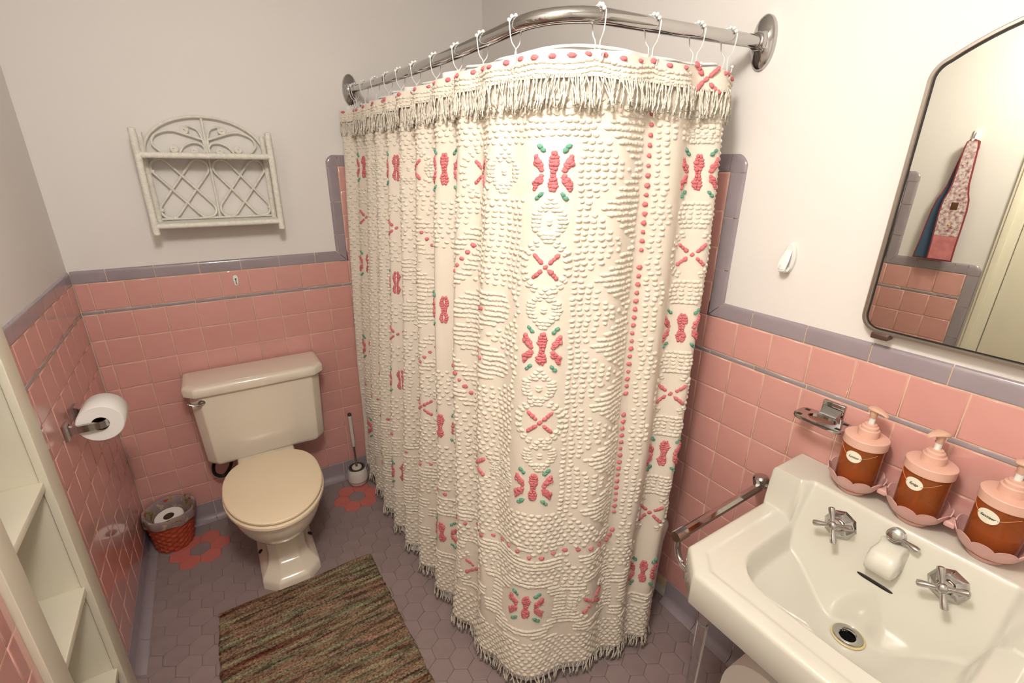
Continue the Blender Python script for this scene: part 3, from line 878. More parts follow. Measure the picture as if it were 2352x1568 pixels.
# ================================================================ shower rod with flanges
rd = thing('shower_rod', 'bent chrome shower rod fixed to both walls', 'curtain rod', (1.12, 0, 1.961))
def rod_z(s): return 1.961 - .027 * math.sin(PI * min(1, max(0, s)))
bend = [(1.25 - .13 * math.cos(a), -1.395 - .13 * math.sin(a)) for a in [PI / 2 * k / 14 for k in range(15)]]
RL = 1.395 + PI / 2 * .13 + (W - 1.25)
def rod_pt(d):
    if d < 1.395: p = (1.12, -d)
    elif d < 1.395 + PI / 2 * .13:
        a = (d - 1.395) / .13; p = (1.25 - .13 * math.cos(a), -1.395 - .13 * math.sin(a))
    else: p = (1.25 + d - 1.395 - PI / 2 * .13, -1.525)
    return Vector((p[0], p[1], rod_z(d / RL)))
mb = MB(); mb.tube([rod_pt(.505 + (RL - .505) * k / 60)[:] for k in range(61)], .0155, 24); mb.build('rod', M_chrome, rd, ang=50)
mb = MB(); mb.tube([rod_pt(.53 * k / 8)[:] for k in range(9)], .0134, 24); mb.build('rod_extension', M_chrome, rd, ang=50)
mb = MB(); mb.lathe([(.0158, 0), (.0158, .012)], rod_pt(.500)[:], (0, -1, 0), 24); mb.build('joint_ring', M_bg, rd)
def flange(c, nrm):
    n = Vector(nrm); up = Vector((0, 0, 1)); sd = n.cross(up)
    mb = MB(); secs = []
    for f, d in ((1, -.006), (1, .004), (.97, .007), (.86, .011), (.62, .016), (.45, .022), (.40, .034), (.33, .036)):
        sec = []
        for k in range(36):
            a = 2 * PI * k / 36
            ex, ez = (.032 * f, .064 * f) if f > .5 else (.0205 * f / .4, .0205 * f / .4)
            sec.append((Vector(c) + n * d + sd * ex * math.cos(a) + up * ez * math.copysign(abs(math.sin(a)) ** .92, math.sin(a)))[:])
        secs.append(sec)
    mb.loft(secs); o = mb.build('flange', M_chrome, rd, ang=50)
    for s in (-1, 1):
        mb = MB(); mb.lathe([(.0062, .006), (.0062, .0095), (.004, .0115), (.001, .012)], (Vector(c) + up * s * .050)[:], nrm, 14)
        mb.build('screw', mat('aged_screw', (.30, .27, .22, 1), .35, 1.), o)
flange((1.12, 0, 1.961), (0, -1, 0)); flange((W, -1.525, 1.961), (-1, 0, 0))

# ================================================================ curtain surface
CK=np.array([0,.20,.37,.60,.94,1.20,1.33,1.45,1.53,1.62,1.78,1.92,2.07,2.14])
CT=np.array([[1.112,-.015],[1.110,-.20],[1.105,-.37],[1.105,-.60],[1.105,-.94],[1.107,-1.20],[1.115,-1.335],[1.140,-1.445],[1.178,-1.497],[1.235,-1.527],[1.385,-1.538],[1.520,-1.538],[1.655,-1.535],[1.706,-1.490]])
CB=np.array([[1.018,-.020],[1.012,-.20],[1.004,-.37],[1.005,-.60],[1.020,-.94],[1.030,-1.20],[1.040,-1.330],[1.070,-1.435],[1.125,-1.495],[1.215,-1.530],[1.385,-1.555],[1.500,-1.572],[1.598,-1.582],[1.603,-1.535]])
CR=np.array([-.03,.05,.22,.37,.52,.65,.79,.945,1.09,1.23,1.377,1.61,1.775,1.93,2.065,2.2])
def _cub(u,P):
    m=np.gradient(P,CK,axis=0)
    i=np.clip(np.searchsorted(CK,u)-1,0,len(CK)-2)
    h=CK[i+1]-CK[i];t=((u-CK[i])/h)[...,None];h=h[...,None]
    return (2*t**3-3*t*t+1)*P[i]+(t**3-2*t*t+t)*h*m[i]+(-2*t**3+3*t*t)*P[i+1]+(t**3-t*t)*h*m[i+1]
def curtain_pt(u,z):
    u=np.asarray(u,float);z=np.asarray(z,float)
    w=np.clip((1.88-z)/1.85,0,1.02)
    w=w**1.1
    T=_cub(u,CT);B=_cub(u,CB)
    P=T*(1-w[...,None])+B*w[...,None]
    e=1e-3
    D=(_cub(u+e,CT)-_cub(u-e,CT))*(1-w[...,None])+(_cub(u+e,CB)-_cub(u-e,CB))*w[...,None]
    D/=np.linalg.norm(D,axis=-1,keepdims=True)+1e-9
    N=np.stack([D[...,1],-D[...,0]],-1)       # outward (-x on the long leg, -y on the short)
    uu=u+.022*np.sin(2.3*z+3.1*u)*w+.012*np.sin(5.1*z+7*u)*w
    i=np.clip(np.searchsorted(CR,uu)-1,0,len(CR)-2)
    f=(uu-CR[i])/(CR[i+1]-CR[i])
    amp=np.interp(u,[0,.1,.4,.8,1.2,1.4,1.55,1.7,1.9,2.07],[.012,.018,.029,.029,.021,.010,.005,.009,.015,.014])
    amp=amp*(.45+.75*np.sin(np.pi*np.clip(w,0,1)*.8+.15))
    off=-amp*np.cos(2*np.pi*f)
    off=off+.006*np.sin(4.3*u+1.7*z)*np.sin(np.pi*np.clip(w,0,1))
    dg=np.clip((.75-z)/.6,0,1)*np.exp(-((u-1.5)/.28)**2)
    off=off+.008*dg*np.sin(17*(u-1.45)+9*z)+.006*np.exp(-((u-1.72)/.05)**2)*np.clip((1.3-z)/.5,0,1)
    # end flap beside the back wall turns out into the room
    off=off+.040*np.clip(1-u/.07,0,1)**1.5*(1-.95*w)
    # right edge bows towards the wall half way down
    bow=.05*np.clip((u-1.6)/.45,0,1)*np.sin(np.pi*np.clip(w,0,1)**.6)*np.clip((.88-w)/.35,0,1)
    P=P+N*off[...,None]+D*bow[...,None]
    return np.concatenate([P,z[...,None]],-1)
ZT, ZB = 1.880, .060
def cnorm(u, z):
    e = 2e-3
    a = curtain_pt(u + e, z) - curtain_pt(u - e, z)
    b = curtain_pt(u, z + e) - curtain_pt(u, z - e)
    n = np.cross(a, b); n /= np.linalg.norm(n, axis=-1, keepdims=True)
    t = a / np.linalg.norm(a, axis=-1, keepdims=True)
    # outward = towards the room
    ref = np.stack([np.where(u < 1.5, -1., -.3), np.where(u > 1.4, -1., -.2), np.zeros_like(u)], -1)
    s = np.sign((n * ref).sum(-1, keepdims=True)); s[s == 0] = 1
    return n * s, t
M_cur = mat('cream_cotton_cloth', srgb(234, 222, 206), .9, spec=.15, bump=.12, bscale=700)
M_tuft = mat('cream_chenille_tuft', srgb(238, 228, 211), .95, spec=.1, bump=.7, bscale=420)
M_pt = mat('rose_chenille_tuft', srgb(224, 130, 134), .95, spec=.1, vary=.18, vscale=300, bump=.7, bscale=420)
M_gt = mat('green_chenille_tuft', srgb(116, 170, 146), .95, spec=.1, vary=.2, vscale=300, bump=.7, bscale=420)
sc_ = thing('shower_curtain', 'cream chenille shower curtain with tufted pink flowers and fringe', 'shower curtain', (1.06, -.9, 0))
OC = ORG[sc_.name]
def grid_obj(name, u0, u1, z0, z1, nu, nz, off, mats, parent, ztop=None):
    U, Z = np.meshgrid(np.linspace(u0, u1, nu), np.linspace(z0, z1, nz))
    P = curtain_pt(U, Z)
    if off is not None:
        N, _ = cnorm(U, Z); P = P + N * (off(U, Z) if callable(off) else off)[..., None] if callable(off) else P + N * off
    if ztop is not None:
        P[..., 2] += ztop(U, Z)
    mb = MB(); mb.add(P.reshape(-1, 3).tolist(), [(j * nu + i, j * nu + i + 1, (j + 1) * nu + i + 1, (j + 1) * nu + i) for j in range(nz - 1) for i in range(nu - 1)])
    return mb.build(name, mats, parent, ang=180)
def topwave(U, Z):
    i = np.clip(np.searchsorted(CR, U) - 1, 0, len(CR) - 2); f = (U - CR[i]) / (CR[i + 1] - CR[i])
    return -.007 * np.sin(PI * f) * np.clip((Z - 1.70) / .18, 0, 1)
cloth = grid_obj('cloth', 0, 2.14, ZB, ZT, 460, 240, None, M_cur, sc_, topwave)

# ---- tufts -------------------------------------------------------------
T6 = [2 * PI * k / 6 for k in range(6)]
TV = np.array([(math.cos(a), math.sin(a), -.15) for a in T6] + [(.72 * math.cos(a + .5), .72 * math.sin(a + .5), .62) for a in T6] + [(0, 0, 1.)])
TF = []
for k in range(6):
    j = (k + 1) % 6
    TF += [(k, j, 6 + k), (j, 6 + j, 6 + k), (6 + k, 6 + j, 12)]
TF = np.array(TF)
def tufts(name, u, z, w, h, d, material, parent, mi=None, ang=None, off=0., ztop=False, kind='stuff', jit=.22):
    """many small yarn puffs on the cloth in one mesh: half width w, half height h, depth d (arrays or scalars)"""
    u = np.asarray(u, float); z = np.asarray(z, float); n = len(u)
    if n == 0: return None
    P = curtain_pt(u, z); N, T = cnorm(u, z)
    if ztop: P[:, 2] += topwave(u, z)
    B = np.cross(N, T); B *= np.sign(B[:, 2:3] + 1e-9)
    if ang is not None:
        c, s = np.cos(ang)[:, None], np.sin(ang)[:, None]
        T, B = T * c + B * s, B * c - T * s
    w = np.broadcast_to(w, n); h = np.broadcast_to(h, n); d = np.broadcast_to(d, n)
    V = TV[None] * (1 + NR.uniform(-jit, jit, (n, 13, 3)))
    sz = (1 + NR.uniform(-.15, .15, (n, 1)))
    X = V[..., 0:1] * (w[:, None] * sz)[..., None] * T[:, None] + V[..., 1:2] * (h[:, None] * sz)[..., None] * B[:, None] + (V[..., 2:3] * (d[:, None] * sz)[..., None] + off) * N[:, None]
    # yarn ends droop a little
    X[..., 2] -= (np.maximum(V[..., 2], 0) * .30) * d[:, None]
    V = (P[:, None] + X).reshape(-1, 3) - np.array(OC)
    F = (TF[None] + (np.arange(n) * 13)[:, None, None]).reshape(-1, 3)
    me = bpy.data.meshes.new(name)
    me.vertices.add(len(V)); me.vertices.foreach_set('co', V.astype(np.float32).ravel())
    me.loops.add(F.size); me.loops.foreach_set('vertex_index', F.astype(np.int32).ravel())
    me.polygons.add(len(F)); me.polygons.foreach_set('loop_start', np.arange(0, F.size, 3, dtype=np.int32))
    me.polygons.foreach_set('loop_total', np.full(len(F), 3, dtype=np.int32))
    for m in (material if isinstance(material, list) else [material]): me.materials.append(m)
    if mi is not None: me.polygons.foreach_set('material_index', np.repeat(np.asarray(mi, np.int32), len(TF)))
    me.polygons.foreach_set('use_smooth', np.ones(len(F), bool))
    me.update(calc_edges=True); me.validate()
    # orient outwards
    bm = bmesh.new(); bm.from_mesh(me); bmesh.ops.recalc_face_normals(bm, faces=bm.faces); bm.to_mesh(me); bm.free()
    o = bpy.data.objects.new(name, me); COL.objects.link(o); o.parent = parent
    if kind: o['kind'] = kind
    ORG[o.name] = OC.copy()
    return o

FU = [.180, .617, 1.046, 1.505, 1.955]
FZ = [1.640, 1.219, .807, .355]
flowers = [(u, z) for z in FZ for u in FU]
def ustretch(u): return 1.0
def flower(u0, z0, s=1.0):
    U = []; Z = []; Wd = []; H = []; MI = []; A = []
    def p(du, dz, w, h, m, a=0.): U.append(u0 + du * s); Z.append(z0 + dz * s); Wd.append(w * s); H.append(h * s); MI.append(m); A.append(a)
    for dz, w in ((.042, .009), (.034, .0135), (.026, .0155), (.018, .0145), (.010, .0105), (.002, .0085), (-.006, .0085), (-.014, .0115), (-.022, .0155), (-.030, .0145), (-.037, .0105)):
        for q_ in (-.45, .45): p(w * .85 * q_, dz + RND.uniform(-.001, .001), w * .62, .0060, 0)
    for sx in (-1, 1):
        for sz in (-1, 1):
            for du, dz, w in ((.028, .007, .0085), (.033, .0125, .0125), (.037, .018, .0135), (.040, .0245, .0125), (.043, .030, .010), (.046, .0355, .007), (.029, .018, .008), (.048, .021, .008)):
                p(sx * (du + .0045), sz * dz - .001, w * .98, .0062, 0, sx * sz * .22)
            p(sx * .031, sz * .048, .0085, .0056, 1, sx * sz * .5); p(sx * .040, sz * .056, .0085, .0056, 1, sx * sz * .3)
    return U, Z, Wd, H, MI, A
for (u, z) in flowers:
    U, Z, Wd, H, MI, A = flower(u, z, .98)
    tufts('flower_motif', U, Z, Wd, H, .0055, [M_pt, M_gt], sc_, mi=MI, ang=np.array(A), kind='stuff')
def xmotif(u0, z0, s=1.0):
    U = []; Z = []; A = []
    for t in (-.030, -.0225, -.014, 0, .014, .0225, .030):
        for sg in (1, -1):
            if t == 0 and sg == -1: continue
            U.append(u0 + t * s); Z.append(z0 + sg * t * s * .85); A.append(sg * .6)
    n = len(U)
    tufts('cross_motif', U, Z, .0088 * s, .0062 * s, .0050, M_pt, sc_, ang=np.array(A), kind='stuff', off=.0100 if z0 > 1.8 else 0., ztop=z0 > 1.8)
xs = [(1.500, 1.428), (1.512, 1.013), (1.955, 1.857), (1.960, 1.430), (1.950, 1.012), (1.948, .590), (.617, 1.43), (.617, 1.012), (.850, 1.640), (1.240, 1.637), (.890, .815), (1.288, .803), (.805, .330), (1.245, .330), (1.720, .335), (.40, 1.640), (.18, 1.43), (.40, .80), (.40, .34)]
for u, z in xs: xmotif(u, z)
# dotted border in single rose tufts
du_, dz_ = [], []
z = 1.815
while z > .560:
    if abs((z - 1.64) % .41 - .20) > .018: du_.append(1.782 + .004 * math.sin(5 * z)); dz_.append(z)
    z -= .0225
bl = [(.30, .600), (.485, .556), (.621, .544), (.761, .530), (.913, .572), (1.018, .540), (1.085, .530), (1.216, .510), (1.354, .565), (1.465, .572), (1.525, .552), (1.601, .572), (1.669, .569), (1.768, .545)]
us_ = [p[0] for p in bl]; zs_ = [p[1] for p in bl]
for u in np.arange(.10, 1.775, .037): du_.append(u); dz_.append(float(np.interp(u, us_, zs_)))
for k in range(9): du_.append(1.775 - .0 * k); dz_.append(.56)
# sunburst dots
for an in (16, -16, 55, -55, 164, 196, 125, -125):
    n = 3 if abs(an) in (16, 164, 196) else 5
    for k in range(n):
        t = .228 + (k - (n - 1) / 2) * (.030 if n == 3 else .024)
        du_.append(1.046 + t * math.cos(math.radians(an))); dz_.append(1.219 + t * math.sin(math.radians(an)))
du_, dz_ = np.array(du_), np.array(dz_)
tufts('rose_dots', du_, dz_, .0092, .0062, .0056, M_pt, sc_)
# ---- cream field
cu, cz, cw, ch, cd = [], [], [], [], []
pink_u = np.concatenate([du_]); pink_z = np.concatenate([dz_])
PET = [(math.radians(a), hw) for a, hw in ((16, .056), (-16, .056), (55, .043), (-55, .043), (164, .056), (196, .056), (125, .043), (-125, .043))]
def petal(u, z):
    """sunburst petals round (1.046,1.219): 1 in a ribbed petal, -1 in its open core or the plain ground beside it"""
    du, dz = u - 1.046, z - 1.219
    r = math.hypot(du, dz)
    if r > .40: return 0
    best = 9
    for an, hw in PET:
        al = du * math.cos(an) + dz * math.sin(an) - .228; ac = -du * math.sin(an) + dz * math.cos(an)
        best = min(best, math.hypot(al / .118, ac / hw))
    if best < .40: return -1
    if best < 1: return 1
    if best < 1.30 or r < .20: return -1
    return 0
def field(u, z, row):
    # returns 0 none, 1 brick tuft, 2 rib
    for fu, fz in flowers:
        if abs(u - fu) < .066 and abs(z - fz) < .078: return 0
    for xu, xz in xs:
        q = math.hypot((u - xu) / 1.0, (z - xz) / .95)
        if q < .052: return 0
    # motif column on the corner, motif row, and right column
    for c, hw, zl in ((1.505, .082, .715), (1.955, .070, .43)):
        if abs(u - c) < hw and zl < z < 1.712:
            return 0
    if abs(z - 1.64) < .055 and .72 < u < 1.45: return 0
    if abs(u - 1.782) < .022 and z > .5: return 0
    if z > .50 and u < 1.79 and abs(z - float(np.interp(u, us_, zs_))) < .013: return 0
    if z < .20: return 1
    if z < .50:
        # medallions along the bottom border
        for c in FU + [.805, 1.245, 1.72, .40]:
            q = max(abs(u - c) / .125, abs(z - .345) / .115, (abs(u - c) / .125 + abs(z - .345) / .115) / 1.5) if c in FU else max(abs(u - c) / .075, abs(z - .345) / .115, (abs(u - c) / .075 + abs(z - .345) / .115) / 1.5)
            if q < .74: return 0
            if q < 1.0: return 2
        return 1 if z > .43 else (0 if (int(u / .045) + int(z / .045)) % 3 else 2)
    p_ = petal(u, z)
    if p_ == 1: return 2
    if p_ == -1: return 0
    # rib triangles hanging on the dotted border
    if 1.60 < u < 1.765:
        ph = ((z - .62) % .172) / .172
        tri = 1.765 - .105 * (1 - abs(2 * ph - 1)) - .012
        if u > tri: return 2
        if u > tri - .028: return 0
    if 1.80 <= u < 1.89:
        ph = ((z - .72) % .205) / .205
        if u > 1.86 - .030 * (1 - abs(2 * ph - 1)): return 0
        return 1
    if z < .60 and u < 1.6:
        ph = (u % .22) / .22
        if z < float(np.interp(u, us_, zs_)) + .065 * (1 - abs(2 * ph - 1)): return 2
        return 1
    if u > 2.03: return 2 if (row // 3) % 2 else 1
    return 1
rows_z = np.arange(.072, 1.80, .0142)
for r_, z in enumerate(rows_z):
    u = .012 + (.0105 if r_ % 2 else 0)
    while u < 2.13:
        t = field(u, z, r_)
        if t and pink_u.size and np.min(np.hypot(pink_u - u, pink_z - z)) < .014: t = 0
        if t == 1:
            cu.append(u + RND.uniform(-.0022, .0022)); cz.append(z + RND.uniform(-.0016, .0016)); cw.append(.0096); ch.append(.0060); cd.append(.0042); u += .0215
        elif t == 2:
            cu.append(u + RND.uniform(-.001, .001)); cz.append(z + RND.uniform(-.0012, .0012)); cw.append(.0112); ch.append(.0056); cd.append(.0042); u += .0112
        else: u += .0100
# rings of cream tufts: diamonds on the corner column and hexagons round the crosses
def puff(u, z, w=.0092, h=.0058, d=.0042): cu.append(u); cz.append(z); cw.append(w); ch.append(h); cd.append(d)
def diamond(u0, z0):
    for dz, us2 in ((.052, (0,)), (.043, (-.010, .010)), (.034, (-.016, 0, .016)), (.026, (-.026, -.012, .012, .026)), (.017, (-.040, -.030, .030, .040)), (.008, (-.042, -.030, .030, .042)), (-.001, (-.044, -.032, .032, .044)), (-.010, (-.042, -.030, .030, .042)),
                    (-.019, (-.036, -.024, .024, .036)), (-.028, (-.022, -.008, .008, .022)), (-.036, (-.012, 0, .012)), (-.045, (-.005, .006)), (.003, (0,)), (-.004, (0,))):
        for d in us2: puff(u0 + d, z0 + dz)
for z in (1.533, 1.322, 1.112, .910): diamond(1.503 if z > 1 else 1.518, z)
for z in (1.745, 1.535, 1.325, 1.115, .905, .695): 
    for dz in (.03, .018, .006, -.006, -.018, -.03):
        for d in (-.045, -.028, -.010, .010, .028, .045): puff(1.955 + d * (1 - .4 * abs(dz) / .03), z + dz, .0095)
diamond(1.345, 1.640); diamond(.945, 1.640); diamond(1.385, .803); diamond(.75, 1.640)
for u0, z0 in xs:
    if z0 > 1.8: continue
    for k in range(22):
        a = 2 * PI * k / 22
        if abs(math.cos(a)) < .30: continue
        for rr in (.060, .070): puff(u0 + rr * 1.0 * math.cos(a), z0 + rr * .92 * math.sin(a))
cu, cz = np.array(cu), np.array(cz)
# four panels of tufts so that no single mesh gets too heavy
cw, ch, cd = np.array(cw), np.array(ch), np.array(cd)
tufts('cream_tufts', cu, cz, cw, ch, cd, M_tuft, sc_)

# ---- turned-down valance with ribs, rose dots and knotted fringe
vo = lambda U, Z: .0065 + .004 * np.clip((ZT - Z) / .05, 0, 1)
val = grid_obj('valance', 0, 2.14, 1.832, ZT + .002, 420, 14, vo, M_cur, sc_, topwave)
vu, vz = [], []
for z in (1.863, 1.852, 1.842):
    for u in np.arange(.01, 2.12, .0115):
        if abs(u - 1.955) < .06: continue
        vu.append(u + RND.uniform(-.002, .002)); vz.append(z + RND.uniform(-.0015, .0015) + .002 * math.sin(u * 40))
tufts('valance_ribs', vu, vz, .0092, .0042, .0034, M_tuft, val, off=.0085, ztop=True)
pu = [u for u in np.arange(.015, 2.12, .0475) if abs(u - 1.955) > .05]
tufts('valance_dots', np.array(pu), np.full(len(pu), 1.8745), .0098, .0056, .0056, M_pt, val, off=.0075, ztop=True)
def fringe(name, u, z0, L, off, r, parent, drop, flare=.004):
    n = len(u); P = curtain_pt(u, z0); N, T = cnorm(u, z0)
    segs = 6; k = 5
    P = P + N * off
    verts = np.zeros((n, segs, k, 3)); ph = NR.uniform(0, 6.28, (n, 2)); tilt = NR.normal(0, .16, n)
    for s in range(segs):
        t = s / (segs - 1)
        c = P.copy(); c[:, 2] -= L * t
        c = c + T * (tilt * L * t + .0022 * np.sin(ph[:, 0] + 5 * t))[:, None] + N * (flare * t + .0018 * np.sin(ph[:, 1] + 4 * t))[:, None]
        rr = r * (.7 + .45 * t) * (1.25 if s % 2 else .9)
        for q_ in range(k):
            a = 2 * PI * q_ / k + 1.1 * s
            verts[:, s, q_] = c + (T * math.cos(a) + N * math.sin(a)) * rr
    V = verts.reshape(-1, 3)
    F = []
    for s in range(segs - 1):
        for q_ in range(k):
            F.append((s * k + q_, s * k + (q_ + 1) % k, (s + 1) * k + (q_ + 1) % k, (s + 1) * k + q_))
    F = np.array(F)[None] + (np.arange(n) * segs * k)[:, None, None]
    mb = MB(); mb.add(V.tolist(), F.reshape(-1, 4).tolist())
    caps = [tuple(int(i * segs * k + (segs - 1) * k + q_) for q_ in range(k)) for i in range(n)]
    mb.f += caps; mb.m += [0] * n
    return mb.build(name, M_tuft, parent, ang=180, kind='stuff')
uf = np.concatenate([np.arange(.006, 2.135, .0105), np.arange(.009, 2.135, .0135)]); uf = uf + NR.uniform(-.002, .002, len(uf))
fringe('valance_fringe', np.clip(uf, .002, 2.138), np.full(len(uf), 1.834), NR.uniform(.054, .074, len(uf)), .0115, .0027, val, 0)
uf = np.arange(.006, 2.135, .0085); uf = uf + NR.uniform(-.0015, .0015, len(uf))
fringe('bottom_fringe', np.clip(uf, .002, 2.138), np.full(len(uf), ZB + .006), NR.uniform(.040, .054, len(uf)), .002, .0027, sc_, 0, flare=.006)

# ---- plastic liner behind the curtain
M_lin = mat('white_vinyl', srgb(240, 238, 234), .35, spec=.4)
ln_ = thing('curtain_liner', 'white vinyl liner showing above and below the chenille curtain', 'curtain liner', (1.10, -.9, 0))
OCs = OC; 
lo = lambda U, Z: -.016 - .010 * np.sin(9 * U) ** 2
g = grid_obj('liner_sheet', .02, 2.04, .012, 1.892, 220, 40, lo, M_lin, ln_, lambda U, Z: .3 * topwave(U, Z) + .002 * np.clip((Z - 1.8) / .09, 0, 1) + .003 * np.sin(13 * U) * np.clip((Z - 1.8) / .09, 0, 1))
mb = MB()
U = np.linspace(.02, 2.04, 200); P = curtain_pt(U, np.full(200, 1.885)); N, _ = cnorm(U, np.full(200, 1.885)); P = P - N * .02
P[:, 2] += .003 + .003 * np.sin(13 * U)
mb.tube(P.tolist(), .0025, 6); mb.build('liner_hem', M_lin, ln_)

# ---- curtain hooks: bead-topped double wire hooks
M_wire = mat('white_wire', srgb(236, 234, 228), .3)
HU = [(.050, .05), (.085, .072)] + [(u, None) for u in (.22, .37, .52, .65, .79, .945, 1.09, 1.23, 1.377, 1.61, 1.775, 1.93, 2.065)]
proto = None
def hook_label(k):
    n = len(HU)
    if k == 0: return 'white beaded curtain hook nearest the back wall flange'
    if k == n - 1: return 'white beaded curtain hook nearest the right wall flange'
    words = ['', 'second', 'third', 'fourth', 'fifth', 'sixth', 'seventh', 'eighth', 'ninth', 'tenth', 'eleventh', 'twelfth', 'thirteenth', 'fourteenth']
    return 'white beaded curtain hook, %s along the rod from the back wall' % words[k]
def rod_d(u):
    if u < 1.40: return u
    # match on the corner and the short leg
    p = curtain_pt(np.array([u]), np.array([1.88]))[0]
    best = min((abs((rod_pt(d) - Vector((p[0], p[1], 1.95))).length), d) for d in np.linspace(1.3, RL - .02, 300))
    return best[1]
for k, (u, _) in enumerate(HU):
    d = rod_d(u); c = rod_pt(d); t = (rod_pt(d + .004) - rod_pt(d - .004)).normalized(); t.z = 0; t.normalize()
    out = Vector((0, 0, 1)).cross(t); 
    cp = Vector(curtain_pt(np.array([u]), np.array([1.87]))[0])
    if (cp - c).dot(out) < 0: out = -out
    if out.dot(Vector((-.5, -.8, 0))) < 0: out = -out
    h = thing('curtain_hook', hook_label(k), 'curtain hook', c[:], 'beaded curtain hooks on the shower rod')
    R_ = .0188
    F = lambda a, r: c + (out * math.cos(a) + Vector((0, 0, 1)) * math.sin(a)) * r
    for side in (1, -1):
        sh = t * (.0045 * side)
        P = [F(PI * .5 - side * 0 + (PI * .5 * q_ / 3) * (-1 if side > 0 else 1), R_) + sh for q_ in range(4)]
        o_ = out * side
        low = [c + o_ * .0135 + Vector((0, 0, -.030)) + sh, c + o_ * .002 + Vector((0, 0, -.046)) + sh, c + o_ * .004 + Vector((0, 0, -.072)) + sh, c + o_ * .010 + Vector((0, 0, -.082)) + sh, c + o_ * .016 + Vector((0, 0, -.078)) + sh, c + o_ * .0175 + Vector((0, 0, -.066)) + sh]
        if side < 0:
            low = low[:2] + [c - out * .004 + Vector((0, 0, -.066)) + sh]
        mb = MB(); mb.tube(smooth_path([p[:] for p in P + low], 5), .0013, 7); mb.build('wire', M_wire, h)
        if side > 0:
            mb = MB(); mb.sphere(low[-1][:], .0036, 10, 7); mb.build('tip_ball', M_wire, h)
    for q_ in range(5):
        a = PI * (.5 + .085 * (q_ - 2) * 2)
        mb = MB(); mb.sphere(F(a, R_ + .0012)[:], .0042, 10, 7); mb.build('bead', M_wire, h)
# ================================================================ wash basin on the right wall
SY = -2.137                                   # basin centre line
SHW = .288
sk = thing('sink', 'white china wall sink with raised ledge and chrome legs', 'sink', (W - .25, SY, .70))
XF, XB = 1.274, W - .0015
DZ, LZ, AZ = .790, .900, .694
h_ = .0032
nxs = int(round((XB - XF) / h_)); nys = int(round(2 * SHW / h_))
gx = XF + np.arange(nxs + 1) * (XB - XF) / nxs; gy = SY - SHW + np.arange(nys + 1) * (2 * SHW) / nys
GX, GY = np.meshgrid(gx, gy, indexing='ij')
def sstep(a, b, x):
    t = np.clip((x - a) / (b - a), 0, 1); return t * t * (3 - 2 * t)
def smax(a, b, k):
    hh = np.clip(.5 + .5 * (a - b) / k, 0, 1); return b + (a - b) * hh + k * hh * (1 - hh)
CH = .064
def sink_z(x, y, flat=True):
    ay = np.abs(y - SY)
    # distance to the outline (front, sides, clipped front corners)
    d = np.minimum(x - XF, SHW - ay)
    d = np.minimum(d, ((x - XF) + (SHW - ay) - CH) / math.sqrt(2))
    z = np.full_like(x, DZ)
    z = z + .0035 * sstep(.030, .040, d) * 0 - .003 * sstep(.034, .046, d)
    # basin: rounded box with clipped corners
    bx0, bx1, byh = 1.372, 1.740, .188
    c = 1.55
    q1 = (x - bx0); q2 = (byh - ay); q3 = ((x - bx0) + (byh - ay) - .045) / math.sqrt(2)
    din = np.minimum(np.minimum(q1, q2), q3)
    # soften the inner corners
    k = .018
    din = -np.log(np.exp(-q1 / k) + np.exp(-q2 / k) + np.exp(-q3 / k)) * k + .011
    depth = .058 * sstep(-.003, .022, din) + .074 * sstep(.0, .150, din)
    z = z - depth
    r = np.hypot(x - 1.561, y - SY)
    z = z - .010 * sstep(.12, .03, r)
    # back: ledge with the sloping tap wall
    end = sstep(.188, .216, ay)
    xf = 1.690 + (1.664 - 1.690) * end - .004 * sstep(.12, 0, ay)
    sl = 2.35 + 7 * sstep(.200, .225, ay)
    zb = LZ - np.maximum(0, xf - x) * sl
    zb = LZ - (np.log1p(np.exp((LZ - zb - .003) / .0028)) * .0028)      # rounded lip
    zb = np.maximum(zb, .55)
    z = smax(z, zb, .013)
    # rounded outer edge
    R = .012
    de = np.where(x > 1.655, np.minimum(SHW - ay, 1.), d)
    e = np.clip(de / R, 0, 1)
    z = z - R * (1 - np.sqrt(1 - (1 - e) ** 2))
    if flat: z = z + (ZDR - z) * sstep(.060, .034, r)
    return z
ZDR = float(sink_z(np.array([1.561]), np.array([SY]), False)[0]) - .001
ZS = sink_z(GX, GY)
# overflow slot (dark sheet, not cut) + spout are separate parts; drain hole
mb = MB()
idx = -np.ones(GX.shape, int); vs_ = []
cut = ((GX - XF) + (SHW - np.abs(GY - SY)) >= CH - 1e-6)
hole = np.hypot(GX - 1.561, GY - SY) < .019
for i in range(nxs + 1):
    for j in range(nys + 1):
        if cut[i, j]:
            idx[i, j] = len(vs_); vs_.append((GX[i, j], GY[i, j], ZS[i, j]))
fs = []
for i in range(nxs):
    for j in range(nys):
        q_ = [idx[i, j], idx[i + 1, j], idx[i + 1, j + 1], idx[i, j + 1]]
        if hole[i, j] and hole[i + 1, j + 1]: continue
        q_ = [k for k in q_ if k >= 0]
        if len(q_) >= 3: fs.append(tuple(q_))
mb.add(vs_, fs)
me_ = bpy.data.meshes.new('tmp'); me_.from_pydata(vs_, [], fs)
bm = bmesh.new(); bm.from_mesh(me_)
bm.verts.ensure_lookup_table()
be = [e for e in bm.edges if e.is_boundary and math.hypot((e.verts[0].co.x - 1.561), (e.verts[0].co.y - SY)) > .04]
bpy.data.meshes.remove(me_)
